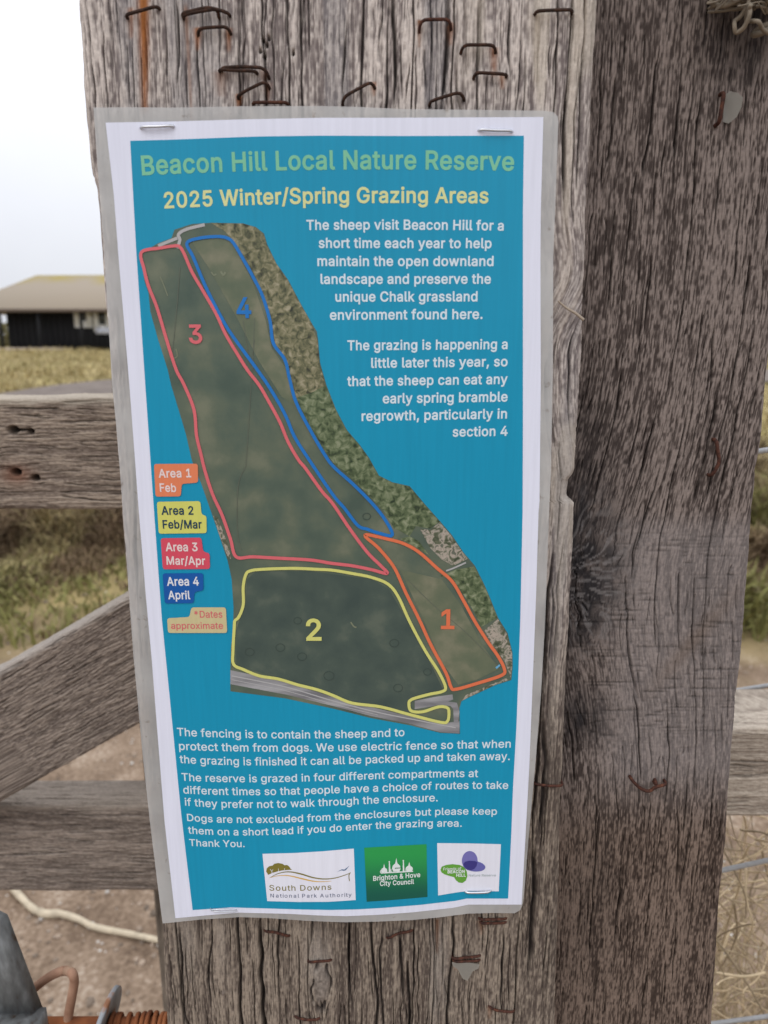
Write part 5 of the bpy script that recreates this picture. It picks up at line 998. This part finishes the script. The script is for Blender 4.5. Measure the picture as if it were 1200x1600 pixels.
for nm, P_, m, lt, its in (
    ('date_label', [(240.5, 725), (309, 724.5), (309.5, 754), (284, 756), (282.5, 775.5), (243, 776)], ink('coral', (.70, .21, .10)), ink('blush', (.74, .62, .60)), [('Area 1', [(248, 746), (299, 745.5)], 12.8, .019), ('Feb', [(250, 768), (275.5, 768.5)], 12.5, .019)]),
    ('date_label', [(245, 784), (313, 783), (315, 804), (322.5, 806), (323, 833), (248, 834)], ink('straw_yellow', (.60, .60, .14)), navy, [('Area 2', [(252.5, 804), (302.5, 804)], 12.8, .019), ('Feb/Mar', [(254.5, 825.5), (315.5, 825.5)], 12.5, .019)]),
    ('date_label', [(251, 841), (314.5, 840), (317.5, 862), (327.5, 864.5), (328, 889), (254.5, 889.5)], ink('rose_red', (.62, .075, .115)), ink('blush', (.74, .62, .60)), [('Area 3', [(259, 861), (309, 861)], 12.8, .019), ('Mar/Apr', [(260.5, 882), (321, 882.5)], 12.5, .019)]),
    ('date_label', [(254, 896), (317.5, 895.5), (318, 922.5), (304, 925), (302.5, 942.5), (257.5, 943)], ink('deep_blue', (.008, .095, .36)), lw, [('Area 4', [(261, 915), (311, 914.5)], 12.8, .019), ('April', [(263, 936), (297.5, 936)], 12.5, .019)]),
    ('date_label', [(299, 949), (353, 949), (355, 989), (262.5, 989), (261, 966), (296, 964)], ink('cream', (.56, .49, .27)), rosy, [('*Dates', [(304, 965), (347.5, 965)], 10.6, .006), ('approximate', [(267.5, 982.5), (348.5, 982.5)], 10, .006)])):
    l_ = sheet(nm, rnd(P_), 6, m, notice, 8); lettering('lettering', its, 7, lt, l_)

# sponsor panels along the foot
def smap(ox, oy, k): return lambda pts: [(ox + x / k, oy + y / k) for x, y in pts]
A_ = smap(400, 1310, 4.286); cardw = ink('card_white', (.73, .74, .82))
olive = ink('olive', (.20, .17, .035)); gold = ink('gold', (.62, .38, .08)); slate = ink('slate', (.12, .14, .22)); bird = ink('bird', (.10, .17, .28))
c1 = sheet('sponsor_panel', A_([(43, 103), (250, 98), (450, 86), (655, 68), (668, 413), (480, 425), (280, 426), (75, 420)]), 3, cardw, notice, 8)
def blob(cx, cy, rx, ry, n=20, rot=0): 
    c, s = math.cos(rot), math.sin(rot)
    return [(cx + rx * math.cos(a) * c - ry * math.sin(a) * s, cy + rx * math.cos(a) * s + ry * math.sin(a) * c) for a in np.linspace(0, 2 * math.pi, n, endpoint=False)]
sheet('emblem', A_([(82, 244), (68, 222), (72, 200), (90, 186), (112, 182), (122, 170), (150, 165), (178, 170), (190, 180), (208, 178), (222, 188), (232, 204), (242, 210), (215, 211), (180, 214), (140, 222), (105, 233)]), 4, olive, c1, 3)
lines('emblem', [(A_([(95, 262), (150, 235), (220, 224), (300, 238), (380, 262), (460, 272), (540, 263), (625, 235)]), np.concatenate([np.linspace(.6, 2.2, 20), np.linspace(2.2, .9, 23)]), False, 6), (A_([(632, 228), (622, 250), (626, 286)]), 1.2, False, 4)], 4, olive, c1)
lines('emblem', [(A_([(90, 264), (150, 250), (220, 250), (300, 268), (380, 286), (440, 290), (505, 286)]), np.concatenate([np.linspace(.4, 2, 20), np.linspace(2, .5, 17)]), False, 6)], 4, gold, c1)
sheet('emblem', A_([(542, 224), (575, 207), (592, 209), (626, 183), (600, 214), (588, 217), (572, 214)]), 4, bird, c1, 3)
lines('emblem', [(A_([(108, 232), (104, 218), (94, 206)]), .7, False, 3), (A_([(105, 222), (114, 208)]), .6, False, 3), (A_([(150, 220), (150, 202)]), .7, False, 3), (A_([(190, 212), (192, 200)]), .7, False, 3)], 5, cardw, c1)
lettering('lettering', [('South Downs', A_([(90, 349), (300, 350), (505, 343)]), 8.6, .004, 1.12)], 4, olive, c1)
lettering('lettering', [('National Park Authority', A_([(97, 395), (300, 397), (640, 389)]), 5.8, .004, 1.3)], 4, slate, c1)
# green civic panel: a printed blend from leaf green to bottle green
gp = [(569, 1324.5), (666.5, 1319), (668, 1401.5), (640, 1404), (605, 1407), (573, 1409)]
def gcol_(v):
    f = sst(1330, 1402, v[:, 1])[:, None]; return np.array([.025, .31, .075]) * (1 - f) + np.array([.008, .10, .07]) * f
c2 = sheet('sponsor_panel', gp, 3, mat('print_green_blend', attr=True, rough=.30, spec=.28), notice, 6, col=gcol_)
wq = ink('emblem_white', (.70, .76, .74))
def onion(cx, base, w, h): return [(cx - w * .35, base), (cx - w * .5, base - h * .22), (cx - w * .42, base - h * .42), (cx - w * .12, base - h * .60), (cx, base - h), (cx + w * .12, base - h * .60), (cx + w * .42, base - h * .42), (cx + w * .5, base - h * .22), (cx + w * .35, base)]
sheets('emblem', [np.array(A_(q)) for q in (onion(858, 232, 44, 62), onion(940, 222, 58, 92), onion(1026, 219, 50, 62),
      [(889, 228), (890, 160), (886, 158), (893, 150), (899, 158), (896, 160), (902, 227)], [(982, 222), (984, 152), (980, 150), (987, 143), (993, 150), (990, 152), (994, 221)], [(836, 236), (836, 228), (1052, 217), (1052, 224)])], 4, wq, c2, 3)
lines('emblem', [(A_([(846, 205), (832, 222), (840, 236)]), 1.0, False, 4), (A_([(905, 205), (905, 222), (922, 228)]), 1.0, False, 4), (A_([(1012, 200), (1002, 214), (1010, 224)]), 1.0, False, 4)], 5, wq, c2)
lines('emblem', [(A_([(930, 200), (977, 197)]), 1.2, False, 2)], 5, ink('bottle', (.012, .17, .07)), c2)
lettering('lettering', [('Brighton & Hove', A_([(785, 284), (950, 270), (1100, 258)]), 7.2, .019), ('City Council', A_([(830, 318), (1058, 304)]), 7.2, .019)], 4, wq, c2)
Bm = smap(560, 1300, 4.615)
c3 = sheet('sponsor_panel', Bm([(568, 80), (800, 82), (1028, 88), (1012, 428), (800, 424), (700, 437), (575, 458)]), 3, cardw, notice, 8)
sheet('emblem', Bm(blob(803, 207, 57, 70, 24)), 4, ink('lilac', (.17, .16, .42)), c3, 3)
sheet('emblem', Bm(blob(835, 247, 81, 38, 24, .12)), 5, ink('lilac_deep', (.13, .13, .38)), c3, 3)
sheet('emblem', Bm([(757, 228), (770, 215), (800, 208), (838, 210), (858, 218), (852, 245), (836, 266), (812, 276), (785, 270), (765, 252)]), 6, ink('indigo', (.045, .04, .20)), c3, 3)
sheet('emblem', Bm([(592, 272), (602, 250), (635, 237), (680, 232), (730, 238), (765, 255), (782, 285), (786, 320), (775, 350), (752, 367), (725, 365), (703, 348), (690, 326), (660, 318), (622, 306), (600, 292)]), 4, ink('leaf_green', (.12, .34, .045)), c3, 4)
lettering('lettering', [('Friends of', Bm([(612, 277), (742, 272)]), 4.2, .01), ('BEACON', Bm([(643, 298), (767, 294)]), 4.4, .030), ('HILL', Bm([(705, 322), (774, 321)]), 4.4, .030)], 5, wq, c3)
lettering('lettering', [('Nature Reserve', Bm([(795, 321), (992, 320)]), 3.6, .01)], 4, ink('grey_ink', (.40, .46, .46)), c3)

# ------------------------------------------------------------------ staples
rustst = ramp_mat('rusty_steel', 700, [(.3, (.018, .012, .010)), (.55, (.045, .024, .017)), (.78, (.10, .045, .026))], rough=.85)
redst = ramp_mat('red_rust_steel', 700, [(.3, (.028, .014, .012)), (.55, (.075, .030, .020)), (.78, (.14, .055, .03))], rough=.85)
bright = mat('bright_steel', (.62, .63, .66), rough=.3, spec=.5, metal=.9)
def staple_mesh(wires, r, Y, proud):
    prs = []
    for w_ in wires:
        pts = []; n = len(w_)
        for k, q in enumerate(w_):
            px, py = q[:2]; pr_ = q[2] if len(q) > 2 else proud
            pts.append(bp(px, py, Y - pr_))
        pts = np.array(pts)
        a = pts[0] + np.array([0, .004 + (Y - pts[0][1]), 0]); b_ = pts[-1] + np.array([0, .004 + (Y - pts[-1][1]), 0])
        full = np.concatenate([[a], pts, [b_]])
        d_ = []
        for i in range(len(full) - 1):                       # small round bends at the corners
            seg = full[i + 1] - full[i]; L = np.linalg.norm(seg); k = max(2, int(L / .0012))
            for s in np.linspace(0, 1, k, endpoint=False): d_.append(full[i] + seg * s)
        d_.append(full[-1]); d_ = np.array(d_)
        for _ in range(2): d_[1:-1] = .25 * d_[:-2] + .5 * d_[1:-1] + .25 * d_[2:]
        prs.append(tube(d_, r, 7))
    return merge(prs)
SG = 'old staples left in the posts'
for wires, Y, m, lab in [
    ([[(195, 23), (215, 18), (246, 9)]], YF, rustst, 'dark staple at the top left corner with a long orange rust run under it'),
    ([[(284, 24), (300, 20), (341, 13), (341, 27, .0008)], [(283, 21), (325, 11), (357, 20)]], YF, rustst, 'bent double staple second from the left along the top, just above a lower single one'),
    ([[(309, 55, .0008), (310, 44), (356, 41), (360, 52, .0008)]], YF, rustst, 'staple with two rust weeping legs directly below the bent double one'),
    ([[(341, 108), (365, 110), (400, 111)], [(345, 106), (375, 104), (415, 106), (420, 122, .0008)]], YF, rustst, 'doubled dark staple lying level a little above the notice on its left half'),
    ([[(370, 150), (385, 141), (416, 126), (421, 138, .0008)]], YF, rustst, 'staple slanting up to the right between a doubled staple and a flat red one'),
    ([[(394, 160), (449, 160)]], YF, redst, 'flat reddish staple almost touching the top edge of the notice'),
    ([[(535, 166, .0008), (536, 152), (581, 127), (586, 138, .0008)]], YF, rustst, 'steeply slanting thin staple above the middle of the notice'),
    ([[(655, 52, .0008), (656, 31), (704, 30), (705, 46, .0008)]], YF, redst, 'square reddish staple with long legs at the top centre right'),
    ([[(671, 164, .0008), (672, 158), (720, 143), (726, 156, .0008)]], YF, rustst, 'gently slanting staple just above the notice, right of the middle'),
    ([[(720, 84, .0008), (723, 70), (773, 70), (775, 82, .0008)]], YF, rustst, 'square dark staple right of and below the reddish long legged one'),
    ([[(740, 123, .0008), (742, 113), (793, 116)]], YF, rustst, 'thin level staple below the square dark one on the right'),
    ([[(838, 17), (896, 15)]], YF, rustst, 'flat staple near the upper right arris of the notice post'),
    ([[(412, 1456), (430, 1456), (453, 1464)]], YF, redst, 'faint curved staple sunk into the wood just below the notice on the left'),
    ([[(480, 1504), (500, 1502), (519, 1501)]], YF, redst, 'rusty staple crossing the top of a knot below the notice'),
    ([[(604, 1468), (622, 1458), (645, 1455)]], YF, redst, 'curved thin staple just below the middle of the notice bottom edge'),
    ([[(706, 1499), (730, 1496), (752, 1494)], [(708, 1503), (751, 1501)]], YF, redst, 'double rusty staple pinning a torn scrap of plastic below the notice'),
    ([[(748, 1437), (793, 1436)], [(750, 1443), (792, 1442)]], YF, redst, 'pair of rusty staple crowns tight under the lower right corner of the notice'),
    ([[(763, 1573), (775, 1579), (804, 1582)]], YF, redst, 'lowest right staple, tilted, near the foot of the view'),
    ([[(460, 1590), (480, 1594), (500, 1593)]], YF, redst, 'staple at the very foot of the view below the knot'),
    ([[(834, 1225), (858, 1228), (880, 1228)]], YF, redst, 'staple across the right arris of the notice post beside the lower notice text'),
    ([[(1124, 192), (1128, 165), (1132, 143)]], Y2, redst, 'upright staple holding a sliver of plastic on the grey brown post'),
    ([[(1120, 688), (1121, 704), (1125, 722), (1112, 744)]], Y2, redst, 'crooked upright bent staple on the right of the grey brown post at mid height'),
    ([[(988, 1220), (1000, 1232), (1014, 1238), (1024, 1229), (1042, 1226)], [(1024, 1219, .001), (1026, 1228)]], Y2, redst, 'twisted staple pulled half out of the lower grey brown post')]:
    v, q, p = staple_mesh(wires, .00052 if Y == YF else .0007, Y, .0035 if Y != YF else (.0024 if wires[0][0][1] < 400 else .0009))
    tag(obj('staple', v, m, quads=q, polys=p), lab, 'staple', SG)
for wires, lab in [([[(217, 198), (245, 198), (272, 196)]], 'shiny staple in the upper left corner of the notice'), ([[(747, 202), (775, 204), (802, 204)]], 'shiny staple in the upper right corner of the notice'),
                   ([[(327, 1422), (350, 1420.5), (370, 1423)], [(328, 1424), (350, 1425), (371, 1425)]], 'thin shiny staple along the bottom left edge of the notice'), ([[(726, 1395), (745, 1395), (768, 1394)]], 'shiny staple under the butterfly emblem at the lower right of the notice')]:
    px = np.array(wires[0]); yw = onsheet(px[:, 0], px[:, 1], 12)[:, 1].mean()
    v, q, p = staple_mesh(wires, .00045 if len(wires) == 1 else .0002, yw, .0003)
    tag(obj('staple', v, bright, quads=q, polys=p), lab, 'staple', 'new staples fixing the notice')

# ------------------------------------------------------------------ scraps of plastic, splinter, twine
film = bpy.data.materials.new('old_plastic'); film.use_nodes = True
t = film.node_tree; b = t.nodes['Principled BSDF']; b.inputs['Base Color'].default_value = (.30, .285, .25, 1); b.inputs['Roughness'].default_value = .35; b.inputs['Alpha'].default_value = .62
def scrap(name, poly, Y, lift, label):
    v, f = fill(np.array(poly, float), 5); u = (v[:, 0] - v[:, 0].min()) / np.ptp(v[:, 0])
    F0 = bp(v[:, 0], v[:, 1], Y - .0006); Fr = F0 + np.stack([u * 0, -lift * u ** 1.5, u * 0], 1); Bk = Fr + np.array([0, .0003, 0])
    n = len(v); P = np.concatenate([Fr, Bk]); tr = np.concatenate([f, f[:, ::-1] + n])
    o = obj(name, P, film, tris=tr); tag(o, label, 'plastic scrap')
scrap('plastic_scrap', [(1133, 148), (1139, 144), (1147, 149), (1152, 158), (1151, 172), (1146, 186), (1137, 194), (1130, 190), (1131, 170)], Y2, .004, 'sliver of clouded plastic caught under an upright staple on the grey brown post')
scrap('plastic_scrap', [(706, 1504), (722, 1502), (748, 1501), (747, 1507), (738, 1514), (730, 1530), (723, 1528), (715, 1514), (708, 1510)], YF, .002, 'torn scrap of yellowed plastic hanging from a double staple under the notice')
C = catmull(bp([872, 885, 900, 912], [470, 481, 490, 500], YF - .0025), 5); v, q, p = tube(C, np.linspace(.0003, .00055, len(C)), 6)
tag(obj('splinter', v, mat('splinter_wood', (.34, .28, .22), rough=.9), quads=q, polys=p), 'thin splinter lifting from the right arris of the notice post beside the upper text', 'splinter')
parts = []; rs = np.random.default_rng(4); Yt = Y2 - .008
T_ = [([(1108, 12), (1130, 10), (1150, 3), (1172, -8)], .0008), ([(1140, 8), (1160, 2), (1180, -4), (1215, -2)], .0010), ([(1170, -10), (1169, 8), (1167, 25), (1163, 42), (1156, 46), (1152, 38), (1155, 27), (1163, 20), (1172, 4)], .0007),
      ([(1168, 12), (1172, 26), (1182, 36), (1195, 44), (1215, 48)], .0007), ([(1215, 48), (1198, 50), (1184, 54), (1183, 48), (1192, 42), (1215, 36)], .0010), ([(1178, -12), (1175, 0), (1172, 10)], .0011), ([(1200, 8), (1198, 14), (1206, 22)], .0013),
      ([(1120, 4), (1150, 12), (1185, 10), (1220, 16)], .0008), ([(1130, -5), (1165, 6), (1200, -3), (1240, 6)], .0010)]
for k in range(110):
    a = np.array([rs.uniform(1105, 1240), rs.uniform(-60, 2)]); P_ = [a]
    for _ in range(5): P_.append(P_[-1] + rs.normal(0, 18, 2) * np.array([1.3, .7]))
    P_ = [(max(q[0], 1110), min(q[1], 6 + rs.normal(0, 5))) for q in P_]; T_.append((P_, rs.uniform(.0002, .00045)))
for P_, r_ in T_:
    dY = rs.uniform(-.008, .004); q = np.array([bp(x, y, Yt + dY) for x, y in P_]); q[:, 1] += rs.normal(0, .002, len(q)); C = catmull(q, 6); parts.append(tube(C, r_, 6))
v, q, p = merge(parts)
tag(obj('frayed_twine', v, mat('hemp', (.22, .185, .14), rough=.9, noise=(200, .3)), quads=q, polys=p), 'tangle of frayed twine caught near the upper right edge of the grey brown post', 'twine')
